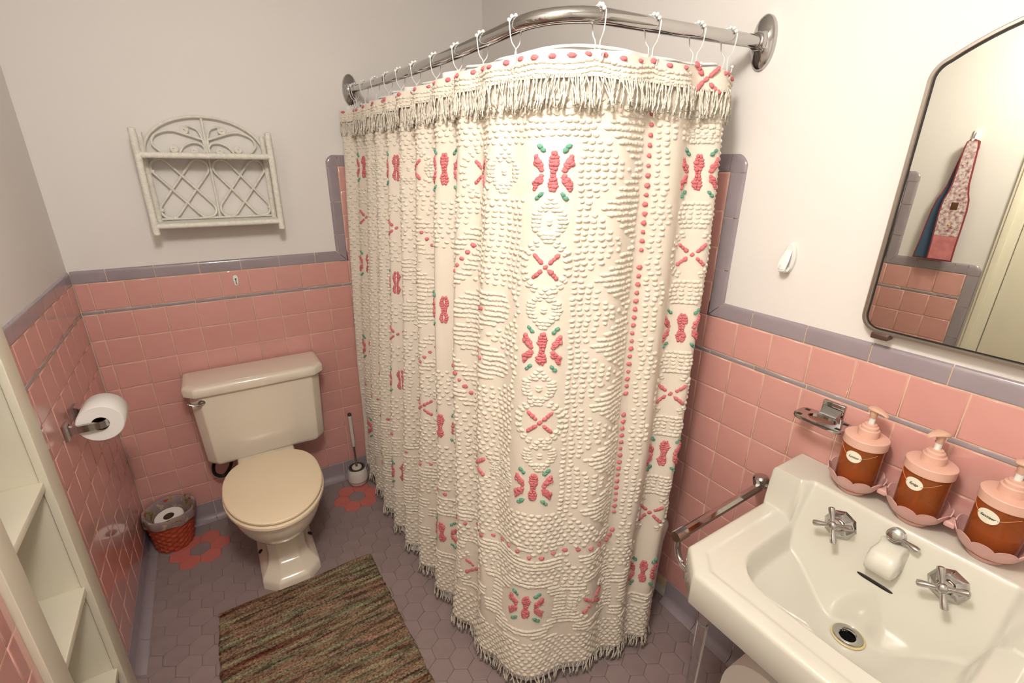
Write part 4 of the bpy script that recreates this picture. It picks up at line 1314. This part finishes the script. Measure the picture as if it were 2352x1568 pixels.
# skirt: straight apron, then turned under
for e in be:
    a, b = e.verts[0].index, e.verts[1].index
    pa, pb = vs_[a], vs_[b]
    def dn(p, s_):
        cx, cy = 1.56, SY
        if s_ == 1: zz = AZ + .010 if p[0] < 1.655 else AZ + .010; f = 0.0
        elif s_ == 2: zz = AZ + .002; f = .006
        else: zz = AZ; f = .020
        dx = cx - p[0]; dy = cy - p[1]; L = math.hypot(dx, dy)
        return (p[0] + dx / L * f, p[1] + dy / L * f, zz)
    ring = [[pa, pb]] + [[dn(pa, k), dn(pb, k)] for k in (1, 2, 3)] + [[(1.40 if pa[0] < 1.45 else pa[0] * .6 + 1.56 * .4, SY + (pa[1] - SY) * .6, .64), (1.40 if pb[0] < 1.45 else pb[0] * .6 + 1.56 * .4, SY + (pb[1] - SY) * .6, .64)]]
    o0 = len(mb.v)
    mb.v += [p for r2 in ring[1:] for p in r2]
    prev = (a, b)
    for k in range(4):
        cur = (o0 + 2 * k, o0 + 2 * k + 1)
        mb.f.append((prev[0], prev[1], cur[1], cur[0])); mb.m.append(0); prev = cur
bm.free()
# bowl underside
mb.lathe([(.19, .64), (.17, .60), (.10, .585), (.03, .58)], (1.56, SY, 0), n=28, cap0=False)
so = mb.build('basin', M_china, sk, ang=70)
bm = bmesh.new(); bm.from_mesh(so.data); bmesh.ops.remove_doubles(bm, verts=bm.verts, dist=1e-5); bmesh.ops.recalc_face_normals(bm, faces=bm.faces); bm.to_mesh(so.data); bm.free()
# lip moulding under the raised end blocks
# drain
zd = float(sink_z(np.array([1.561]), np.array([SY]))[0])
M_stain = mat('limescale_stain', srgb(214, 196, 140), .3)
mb = MB(); mb.lathe([(.0305, .003), (.030, .0065), (.026, .0075), (.017, .0035), (.0165, -.002)], (1.561, SY, zd - .0005), n=36, cap0=False, cap1=False); mb.build('drain_ring', M_chrome, sk)
mb = MB(); mb.lathe([(.0168, .0015), (.0162, -.028), (.002, -.030)], (1.561, SY, zd), n=24, cap0=False); mb.build('drain_pipe', M_dark, sk)  # pipe coloured black to paint the shade inside the drain hole
mb = MB(); mb.lathe([(.0345, .0018), (.033, .0036), (.030, .0042)], (1.561 + .001, SY - .001, zd), n=36, cap0=False, cap1=False); mb.build('drain_stain', M_stain, sk)
# overflow slot: black sheet painting the opening's darkness onto the china
def wall_pt(y, z):
    lo, hi = 1.50, 1.70
    xs2 = np.linspace(1.56, 1.70, 400); zz = sink_z(xs2, np.full(400, y))
    k = int(np.argmin(np.abs(zz - z))); x = xs2[k]
    nrm = Vector((-(zz[min(k + 2, 399)] - zz[max(k - 2, 0)]), 0, xs2[min(k + 2, 399)] - xs2[max(k - 2, 0)])).normalized()
    return Vector((x, y, z)), nrm
p, nr = wall_pt(SY + .002, .768)
upv = Vector((0, 1, 0)).cross(nr); upv = upv if upv.z > 0 else -upv
mb = MB(); secs = []
for f, d in ((1.0, .0008), (.75, .0012)):
    secs.append([(p + Vector((0, 1, 0)) * .036 * f ** .3 * math.copysign(abs(math.cos(2 * PI * k / 24)) ** .5, math.cos(2 * PI * k / 24)) + upv * .0042 * f * math.sin(2 * PI * k / 24) + nr * d)[:] for k in range(24)])
mb.loft(secs, cap0=False); mb.build('overflow_slot', M_dark, sk)
# china spout
p, nr = wall_pt(SY, .832)
mb = MB(); secs = []
# profile in (out, up) swept across the width, rounded towards both cheeks
prof = [(-.020, .034), (.004, .036), (.022, .030), (.040, .018), (.052, .004), (.057, -.010), (.054, -.024), (.044, -.031), (.032, -.026), (.018, -.020), (-.006, -.030), (-.030, -.044)]
for t in (-1, -.97, -.88, -.72, -.45, 0, .45, .72, .88, .97, 1):
    f = 1 - .30 * max(0, abs(t) - .80) ** 1.8 / (.20 ** 1.8)
    hw = .0300
    secs.append([(p.x + .004 - (o_ * (f if o_ > .01 else 1)), p.y + t * hw * (1.12 if o_ < 0 else (.80 if u_ > .025 else 1)), p.z + u_ * f) for o_, u_ in prof])
mb.loft(secs); spo = mb.build('spout', M_china, sk, ang=80)
# taps
def tap(y, z, name):
    p, nr = wall_pt(y, z)
    mb = MB(); mb.lathe([(.0360, -.004), (.0360, .002), (.034, .004), (.0215, .018), (.0165, .021)], p[:], nr[:], 8); esc = mb.build(name + '_escutcheon', M_chrome, sk, ang=25)
    mb = MB(); mb.lathe([(.0125, .018), (.0125, .026), (.010, .030), (.0085, .050)], p[:], nr[:], 12); mb.build('stem', M_chrome, esc, ang=30)
    c = p + nr * .052
    e1 = Vector((0, 1, 0)); e2 = nr.cross(e1)
    rot = .42
    a1 = e1 * math.cos(rot) + e2 * math.sin(rot); a2 = nr.cross(a1)
    mb = MB()
    mb.lathe([(.0105, -.006), (.0115, 0), (.0095, .0065), (.0065, .009), (.003, .0095)], c[:], nr[:], 18)
    for ax in (a1, -a1, a2, -a2):
        L = .042
        mb.tube([(c + ax * t)[:] for t in (.004, .013, .024, .034, .040, .042)], [.0056, .0050, .0062, .0074, .0070, .004], 12, flat=(1, 1))
    mb.build(name + '_cross_handle', M_chrome, sk, ang=50)
tap(SY + .106, .838, 'tap'); tap(SY - .104, .838, 'tap')
# pop-up lever
p, nr = wall_pt(SY + .003, .880)
mb = MB(); mb.lathe([(.0175, -.004), (.0175, .002), (.013, .005), (.013, .012), (.0160, .014), (.0160, .021), (.0115, .0235), (.004, .024)], p[:], nr[:], 24); mb.build('lever_base', M_chrome, sk, ang=40)
e1 = Vector((0, -1, 0)); e2 = nr.cross(e1); e2 = e2 if e2.z > 0 else -e2
ax = (e1 * .96 + e2 * -.10 + nr * .12).normalized(); c = p + nr * .017
mb = MB(); mb.tube([(c + ax * t)[:] for t in (.006, .016, .030, .042, .048)], [.0058, .0052, .0068, .0085, .0065], 12, flat=(.75, 1)); mb.build('lever', M_chrome, sk, ang=50)
# chrome legs
for sy in (1, -1):
    ly_ = SY + sy * .222; lx = 1.352
    mb = MB(); secs = []
    for w, z in ((.030, .700), (.030, .655), (.027, .630), (.017, .585), (.016, .578)):
        secs.append([(lx + w * .62 * a, ly_ + w * .62 * b, z) for a, b in ((-1, -.45), (-.45, -1), (.45, -1), (1, -.45), (1, .45), (.45, 1), (-.45, 1), (-1, .45))])
    mb.loft(secs); br = mb.build('leg_bracket', M_chrome, sk, ang=20)
    mb = MB(); secs = []
    for w, z in ((.0140, .59), (.0115, .30), (.0095, .03), (.013, .026), (.015, .0)):
        secs.append([(lx + w * .9 * a, ly_ + w * .9 * b, z) for a, b in ((-1, -.45), (-.45, -1), (.45, -1), (1, -.45), (1, .45), (.45, 1), (-.45, 1), (-1, .45))])
    mb.loft(secs); mb.build('leg', M_chrome, sk, ang=20)
# trap and drain pipe under the bowl
mb = MB(); mb.tube(smooth_path([(1.561, SY, .60), (1.561, SY, .47), (1.575, SY, .43), (1.61, SY, .43), (1.63, SY, .47), (1.66, SY, .50), (W - .004, SY, .50)], 6), .018, 16); mb.build('waste_trap', M_chrome, sk)
# towel bar along the side of the basin
for sy in (1,):
    yb2 = SY + sy * (SHW + .046); zb2 = .772
    oct8 = lambda c, w, ax: None
    mb = MB(); mb.tube([(1.375, yb2, zb2), (1.3755, yb2, zb2), (1.705, yb2, zb2 + .012)], .0125, 8); mb.build('towel_bar', M_chrome, sk, ang=20)
    mb = MB(); mb.tube([(1.348, yb2, zb2 - .001), (1.386, yb2, zb2)], .0150, 8); mb.build('towel_bar_cap', M_chrome, sk, ang=20)
    mb = MB(); mb.tube(smooth_path([(1.362, yb2, zb2 - .006), (1.362, yb2 - .001, zb2 - .035), (1.360, yb2 - .010, zb2 - .058), (1.352, yb2 - .030, zb2 - .068), (1.342, yb2 - .052, zb2 - .062)], 6), .0075, 12); mb.build('towel_bar_arm', M_chrome, sk)
    mb = MB(); mb.lathe([(.020, 0), (.020, .004), (.012, .010)], (1.326, SY + SHW - .022, .716), (-.7, .7, 0), 16); mb.build('arm_plate', M_chrome, sk)
    mb = MB(); mb.lathe([(.016, -.006), (.0225, .0), (.0225, .022), (.018, .028)], (1.720, yb2 + .002, zb2 + .012), (0, .25, 1), 10); mb.build('towel_bar_post', M_chrome, sk, ang=30)
    mb = MB(); mb.tube([(1.716, yb2, zb2 + .018), (1.716, SY + SHW - .004, zb2 + .03)], .008, 10); mb.build('post_arm', M_chrome, sk)

# ================================================================ scalloped dishes and dispensers on the ledge
M_dish = mat('pink_dish_plastic', srgb(226, 176, 168), .32, coat=.15)
M_cap = mat('peach_cap_plastic', srgb(228, 182, 162), .38)
M_pump = mat('peach_pump_plastic', srgb(216, 174, 150), .4)
M_amber = mat('amber_plastic', srgb(240, 150, 84), .05, trans=.80, ior=1.12, coat=.3)
M_liq = mat('amber_liquid', srgb(240, 132, 62), .05, trans=.55, ior=1.15)
M_tube = mat('dip_tube_plastic', srgb(216, 120, 70), .4)
M_lab = mat('cream_label_paper', srgb(244, 236, 214), .6)
M_ink = mat('black_ink', srgb(26, 20, 18), .7)
M_twine = mat('twine', srgb(206, 140, 96), .8)
DX = 1.735
ds = thing('scalloped_dish', 'pink scalloped triple dish holding the pump dispensers on the sink ledge', 'dish', (DX, SY, LZ))
DY = [SY + .1295, SY + .003, SY - .1245]
def scal(r, z, a, dep): 
    return z - dep * (1 - abs(math.cos(a * 5)) ** .7)
for cy in DY:
    mb = MB(); secs = []; N_ = 120
    prof = [(.006, .003, 0), (.026, .003, 0), (.029, .0, 0), (.0305, .004, 0), (.034, .010, 0), (.046, .022, 0), (.0545, .038, .003), (.0595, .054, .009), (.0605, .0555, .009), (.0585, .0555, .009), (.052, .038, .003), (.043, .023, 0), (.030, .011, 0), (.010, .008, 0)]
    for r, hgt, dep in prof:
        sec = []
        for k in range(N_):
            a = 2 * PI * k / N_
            fl_ = 1 + (.025 * (abs(math.cos(a * 5)) ** .7 - .5) if hgt > .02 else 0)
            sec.append((DX + r * fl_ * math.cos(a), cy + r * fl_ * math.sin(a), LZ + max(.0005, scal(r, hgt, a, dep))))
        secs.append(sec)
    mb.loft(secs); mb.build('bowl', M_dish, ds, ang=60)
for a, b in ((0, 1), (1, 2)):
    ym = (DY[a] + DY[b]) / 2
    mb = MB(); mb.box((DX - .016, ym - .010, LZ + .030), (DX + .016, ym + .010, LZ + .044), bev=.004); mb.build('link', M_dish, ds)
FONT = {}
def text_mesh(body, size):
    cu_ = bpy.data.curves.new('lettering', 'FONT'); cu_.body = body; cu_.size = size; cu_.align_x = 'CENTER'; cu_.align_y = 'CENTER'; cu_.shear = .35; cu_.extrude = .0002; cu_.offset = .00012; cu_.resolution_u = 3
    ob = bpy.data.objects.new('lettering', cu_); COL.objects.link(ob)
    dg = bpy.context.evaluated_depsgraph_get(); dg.update()
    me = bpy.data.meshes.new_from_object(ob.evaluated_get(dg))
    bpy.data.objects.remove(ob, do_unlink=True)
    return me
for cy, word, lvl, rot, size in ((DY[0], 'Lotion', .34, -.62, .0078), (DY[1], 'Soap', .14, -.70, .0085), (DY[2], 'Sanitizer', .52, -.80, .0072)):
    ordn = {'Lotion': 'amber pump dispenser labelled Lotion in the scalloped dish', 'Soap': 'amber pump dispenser labelled Soap in the middle scalloped dish', 'Sanitizer': 'amber pump dispenser labelled Sanitizer in the scalloped dish nearest the frame edge'}[word]
    z0 = LZ + .0112
    bt = thing('pump_dispenser', ordn, 'dispenser', (DX, cy, z0), 'amber pump dispensers on the sink')
    c = (DX, cy, z0)
    mb = MB(); mb.lathe([(.020, .0005), (.036, .0), (.0405, .004), (.0420, .012), (.0430, 0.1230), (.0415, 0.1230), (.0405, .013), (.036, .006), (.010, .004)], c, n=48); mb.build('bottle', M_amber, bt, ang=50)
    hl = .010 + lvl * .09
    mb = MB(); mb.lathe([(.010, .0065), (.034, .0072), (.0392, .013), (.0400, hl - .001), (.0385, hl), (.010, hl)], c, n=40); mb.build('liquid', M_liq, bt, ang=50)
    mb = MB(); mb.tube([(DX + .012, cy + .010, z0 + .010), (DX, cy, z0 + .119)], .0042, 10); mb.build('dip_tube', M_tube, bt)
    mb = MB(); mb.lathe([(.0440, 0.1200), (.0455, 0.1210), (.0455, 0.1405), (.0445, 0.1420), (.0400, 0.1428), (.024, 0.1436)], c, n=48); mb.build('lid', M_cap, bt, ang=25)
    mb = MB(); mb.lathe([(.0215, 0.1430), (.0215, 0.1610), (.0205, 0.1625), (.0175, 0.1630), (.0172, 0.1690), (.0150, 0.1710), (.0125, 0.1715), (.0122, 0.1750), (.006, 0.1755)], c, n=36); mb.build('collar', M_cap, bt, ang=25)
    mb = MB(); mb.lathe([(.0062, 0.1740), (.0062, 0.1940)], c, n=16); mb.build('pump_stem', M_white, bt)
    ca, sa = math.cos(PI + rot * -1 + .25), math.sin(PI + rot * -1 + .25)
    mb = MB(); mb.lathe([(.0075, 0.1910), (.0080, 0.1920), (.0072, 0.1970), (.0080, 0.1980), (.0074, 0.2030), (.0085, 0.2110)], c, n=20); 
    dirv = Vector((math.cos(2.6 if word != 'Soap' else 3.4), math.sin(-1.9 if word != 'Soap' else 2.6), 0)).normalized()
    dirv = {'Lotion': Vector((-.25, -.97, 0)), 'Soap': Vector((-.85, .5, 0)), 'Sanitizer': Vector((-.10, -1, 0))}[word].normalized()
    sd = Vector((-dirv.y, dirv.x, 0)); secs = []
    for t, w, zt_, zb_ in ((-.013, .007, 0.2155, 0.2100), (-.009, .0125, 0.2185, 0.2075), (0, .014, 0.2195, 0.2080), (.012, .0115, 0.2170, 0.2090), (.022, .0075, 0.2135, 0.2080), (.029, .0055, 0.2100, 0.2050), (.0305, .0045, 0.2080, 0.2040)):
        cc = Vector(c) + dirv * t
        secs.append([(cc + sd * w * math.copysign(abs(math.cos(2 * PI * k / 16)) ** .7, math.cos(2 * PI * k / 16)) + Vector((0, 0, (zt_ + zb_) / 2 + (zt_ - zb_) / 2 * math.sin(2 * PI * k / 16))))[:] for k in range(16)])
    mb.loft(secs); mb.build('pump_head', M_pump, bt, ang=50)
    # oval label facing the room
    va = Vector((math.cos(PI + .20), math.sin(PI + .20), 0))
    va = {'Lotion': Vector((-.99, .02, 0)), 'Soap': Vector((-.98, .17, 0)), 'Sanitizer': Vector((-.95, .30, 0))}[word].normalized()
    lc = Vector(c) + va * .0447 + Vector((0, 0, .081)); ls = Vector((-va.y, va.x, 0)); ls = -ls if ls.y > 0 else ls
    tilt = (Vector((0, 0, 1)) * .985 + va * .05).normalized()
    rw, rh = (.0165, .0145) if word != 'Sanitizer' else (.0185, .0150)
    def on_cyl(a_, z_, r_=.0442):
        ang_ = a_ / .043
        v = va * math.cos(ang_) + ls * math.sin(ang_)
        return Vector(c) + v * r_ + Vector((0, 0, .097 + z_))
    mb = MB()
    mb.loft([[on_cyl(rw * q2 * math.cos(2 * PI * k / 28), rh * q2 * math.sin(2 * PI * k / 28), rr2)[:] for k in range(28)] for q2, rr2 in ((1, .0434), (1, .0442), (.6, .0443), (.1, .0443))])
    lb = mb.build('label', M_lab, bt, ang=50)
    tm = text_mesh(word, size)
    mb = MB(); mb.add([on_cyl(v.co.x, v.co.y - .0004, .04445 + v.co.z)[:] for v in tm.vertices], [tuple(p_.vertices) for p_ in tm.polygons]); mb.build('lettering', M_ink, lb, ang=None)
    for s in (-1, 1):
        mb = MB(); mb.sphere(on_cyl(s * (rw - .0022), -.0008, .0443)[:], .0008, 8, 5); mb.build('eyelet', M_ink, lb)
        mb = MB(); mb.tube([on_cyl(s * (rw - .002) + s * t * .030, -.001 + t * .017, .0438)[:] for t in (0, .25, .5, .75, 1)], .0006, 6); mb.build('twine', M_twine, bt)

# ================================================================ chrome soap dish on the tile
sd_ = thing('soap_dish', 'chrome soap and tumbler holder on the pink tile above the sink', 'soap dish', (W, -1.885, 1.04))
scy, scz = -1.904, 1.048
mb = MB(); mb.box((W + .003, scy - .027, scz - .006), (W - .010, scy + .027, scz + .034), bev=.003); mb.build('wall_plate', M_chrome, sd_)
mb = MB(); mb.loft([[(W - .008, scy + sy * w, scz + zz) for sy, zz in ((-1, -.004), (1, -.004), (1, .020), (-1, .020))] if k == 0 else [(W - d, scy + sy * w, scz + zz) for sy, zz in ((-1, -.005), (1, -.005), (1, t), (-1, t))] for k, (d, w, t) in enumerate(((.008, .024, .02), (.020, .021, .010), (.032, .020, .003)))]); mb.build('bracket', M_chrome, sd_, ang=30)
# ring plate with a centre opening
N_ = 64; mb = MB()
tcx2 = W - .056
def plate(k, f=1.0):
    a = 2 * PI * k / N_
    return (tcx2 + .036 * f * math.copysign(abs(math.cos(a)) ** .42, math.cos(a)), scy + .062 * f * math.copysign(abs(math.sin(a)) ** .42, math.sin(a)))
def hole_(k): a = 2 * PI * k / N_; return (tcx2 + .0225 * math.cos(a), scy + .034 * math.sin(a))
S1 = [(*plate(k, .96), scz - .008) for k in range(N_)]; S2 = [(*plate(k), scz - .004) for k in range(N_)]; S3 = [(*plate(k, .985), scz + .001) for k in range(N_)]; S4 = [(*hole_(k), scz) for k in range(N_)]; S5 = [(*hole_(k), scz - .008) for k in range(N_)]
mb.loft([S1, S2, S3, S4, S5, S1], cap0=False, cap1=False); mb.build('tray', M_chrome, sd_, ang=40)
for sy in (-1, 1):
    for sx in (-1, 1):
        mb = MB(); mb.box((tcx2 + sx * .021 - .0055, scy + sy * .047 - .006, scz - .0005), (tcx2 + sx * .021 + .0055, scy + sy * .047 + .006, scz + .0012), bev=.0005); mb.build('brush_slot', M_dark, sd_)  # black pads painting the slots' darkness onto the tray

# ================================================================ mirror
def mirror_outline(ins):
    yl, yr, zb_, zs, zt_ = SY + .222 - ins, SY - .222 + ins, 1.292 + ins, 1.835, 1.932 - ins
    P = []
    def arc(cy, cz, r, a0, a1, n=8):
        for k in range(n + 1):
            a = a0 + (a1 - a0) * k / n; P.append((cy + r * math.cos(a), cz + r * math.sin(a)))
    r = max(.004, .042 - ins)
    arc(yl - r, zb_ + r, r, 0, -PI / 2)            # lower left (towards +y)
    arc(yr + r, zb_ + r, r, -PI / 2, -PI)
    r2 = max(.01, .045 - ins)
    arc(yr + r2, zs - .012, r2, PI, PI * .64)
    # shallow arch
    ys = np.linspace(yr + r2 + r2 * math.cos(PI * .64), yl - r2 - r2 * math.cos(PI * .64), 22)
    z_e = zs - .012 + r2 * math.sin(PI * .64); hw = abs(ys[0] - SY)
    for y in ys[1:-1]: P.append((y, z_e + (zt_ - z_e) * (1 - ((y - SY) / hw) ** 2)))
    arc(yl - r2, zs - .012, r2, PI * .36, 0)
    return P
mr = thing('mirror', 'arched wall mirror in a thin bronze metal frame above the sink', 'mirror', (W, SY, 1.60))
M_frame = mat('bronzed_metal', (.40, .35, .31, 1), .34, 1.0)
M_mir = mat('mirror_silver', (.71, .72, .645, 1), .0, 1.0)
TILT = .0079
def mx_(z, d): return W + .006 - d - (1.62 - z) * TILT
mb = MB()
prof = [(0, .001), (0, .026), (.003, .031), (.008, .031), (.0105, .027), (.0110, .018)]
mb.loft([[(mx_(z, d), y, z) for y, z in mirror_outline(i_)] for i_, d in prof], cap0=False, cap1=False); mb.build('frame', M_frame, mr, ang=40)
mb = MB(); mb.loft([[(mx_(z, d), y, z) for y, z in mirror_outline(i_)] for i_, d in ((.0105, .0262), (.0135, .0262))], cap0=False, cap1=False); mb.build('gap_shade_strip', M_dark, mr)  # black strip painting the dark gap between frame and glass
mb = MB(); mb.loft([[(mx_(z, d), y, z) for y, z in mirror_outline(i_)] for i_, d in ((.008, .004), (.012, .0258))], cap0=True, cap1=True); mb.build('glass', M_mir, mr, ang=20)
for y in (SY + .172, SY - .172):
    mb = MB(); mb.box((W - .004, y - .018, 1.2815), (W - .034, y + .018, 1.2955), bev=.003); mb.build('clip', mat('brown_clip', srgb(84, 62, 54), .3), mr)

# ================================================================ quilted strap hanging by the door (seen in the mirror)
sh_ = thing('strap_hook', 'white adhesive hook by the door holding the quilted strap', 'hook', (0, -1.512, 1.80))
mb = MB(); mb.box((-.005, -1.498, 1.800), (.004, -1.526, 1.858), bev=.003); mb.build('plate', M_white, sh_)
mb = MB(); mb.tube(smooth_path([(.004, -1.512, 1.845), (.012, -1.512, 1.815), (.022, -1.512, 1.798), (.036, -1.512, 1.803), (.038, -1.512, 1.818)], 5), .0055, 10); mb.build('hook', M_white, sh_)
st = thing('quilted_strap', 'quilted floral strap with maroon binding hanging from a hook', 'strap', (.03, -1.512, 1.80))
M_floral = mat('floral_quilt', srgb(228, 214, 204), .85, vcol=srgb(150, 84, 104), vscale=70, bump=.4, bscale=90)
M_mar = mat('maroon_binding', srgb(142, 62, 66), .8)
M_blue = mat('blue_backing', srgb(70, 92, 116), .85)
M_pq = mat('pink_quilt', srgb(214, 132, 132), .85, vary=.2, vscale=40, bump=.4, bscale=60)
def flap(x, yo, mats_, patch):
    prof = [(1.812, .014), (1.805, .022), (1.78, .027), (1.70, .030), (1.62, .033), (1.58, .040), (1.55, .049), (1.50, .053), (1.42, .052), (1.34, .050), (1.264, .050)]
    def yc(z): return -1.516 + yo * (1.81 - z) / .55 + .0
    def sheet(z0, z1, ins, d0, d1, m, nm, par):
        zs2 = [z for z, w in prof if z1 < z < z0] ; zs2 = [z0] + zs2 + [z1]
        wz = lambda z: float(np.interp(-z, [-p_[0] for p_ in prof], [p_[1] for p_ in prof])) - ins
        mb = MB(); mb.loft([[(x + d0, yc(z) - wz(z), z), (x + d0, yc(z) + wz(z), z), (x + d1, yc(z) + wz(z), z), (x + d1, yc(z) - wz(z), z)] for z in zs2]); return mb.build(nm, m, par, ang=20)
    sheet(1.812, 1.264, 0, 0, .005, M_mar, 'binding', st)
    sheet(1.808, 1.382 if patch else 1.270, .006, .004, .0068, mats_, 'panel', st)
    if patch: sheet(1.381, 1.271, .006, .004, .0070, M_pq, 'pink_patch', st)
    return yc
flap(.018, .050, M_blue, False)
yc = flap(.036, -.014, M_floral, True)
mb = MB(); mb.box((.039, yc(1.52) - .016, 1.503), (.043, yc(1.52) + .014, 1.540), bev=.002); mb.build('brown_patch', mat('brown_patch', srgb(92, 58, 32), .4), st)
mb = MB(); mb.extrude([(.039, yc(1.47) + a, 1.47 + b) for a, b in ((-.02, .012), (.0, .016), (.02, .010), (.012, -.014), (-.008, -.016), (-.016, -.004))], (.003, 0, 0)); mb.build('grey_patch', mat('grey_patch', srgb(88, 92, 84), .7), st)
mb = MB(); mb.sphere((.0405, yc(1.435), 1.435), .006, 10, 6); mb.build('yellow_button', mat('yellow_button', srgb(206, 170, 60), .5), st)
mb = MB(); mb.tube([(.021, -1.512, 1.812), (.028, -1.512, 1.815), (.037, -1.512, 1.812)], .010, 10, flat=(.25, 1.2)); mb.build('top_fold', M_mar, st)

# ================================================================ waste bin under the basin
bn = thing('pedal_bin', 'white plastic bin with rounded lid under the sink', 'bin', (1.60, -2.05, 0))
M_bin = mat('white_bin_plastic', srgb(244, 236, 228), .45)
bcx, bcy = 1.595, -2.045
mb = MB()
mb.loft([rrect(bcx, bcy, .118, .100, .04, .0), rrect(bcx, bcy, .122, .104, .04, .01), rrect(bcx, bcy, .132, .115, .04, .30)]); mb.build('bin_body', M_bin, bn, ang=50)
mb = MB(); secs = []
for k in range(13):
    t = -1 + 2 * k / 12
    sec = []
    for i in range(21):
        a = PI * i / 20
        sec.append((bcx + t * .128, bcy + .112 * math.cos(a), .302 + .150 * math.sin(a) ** .8 * (1 - .0 * t * t)))
    secs.append(sec)
mb.loft(secs, closed=True); mb.build('bin_lid', M_bin, bn, ang=50)
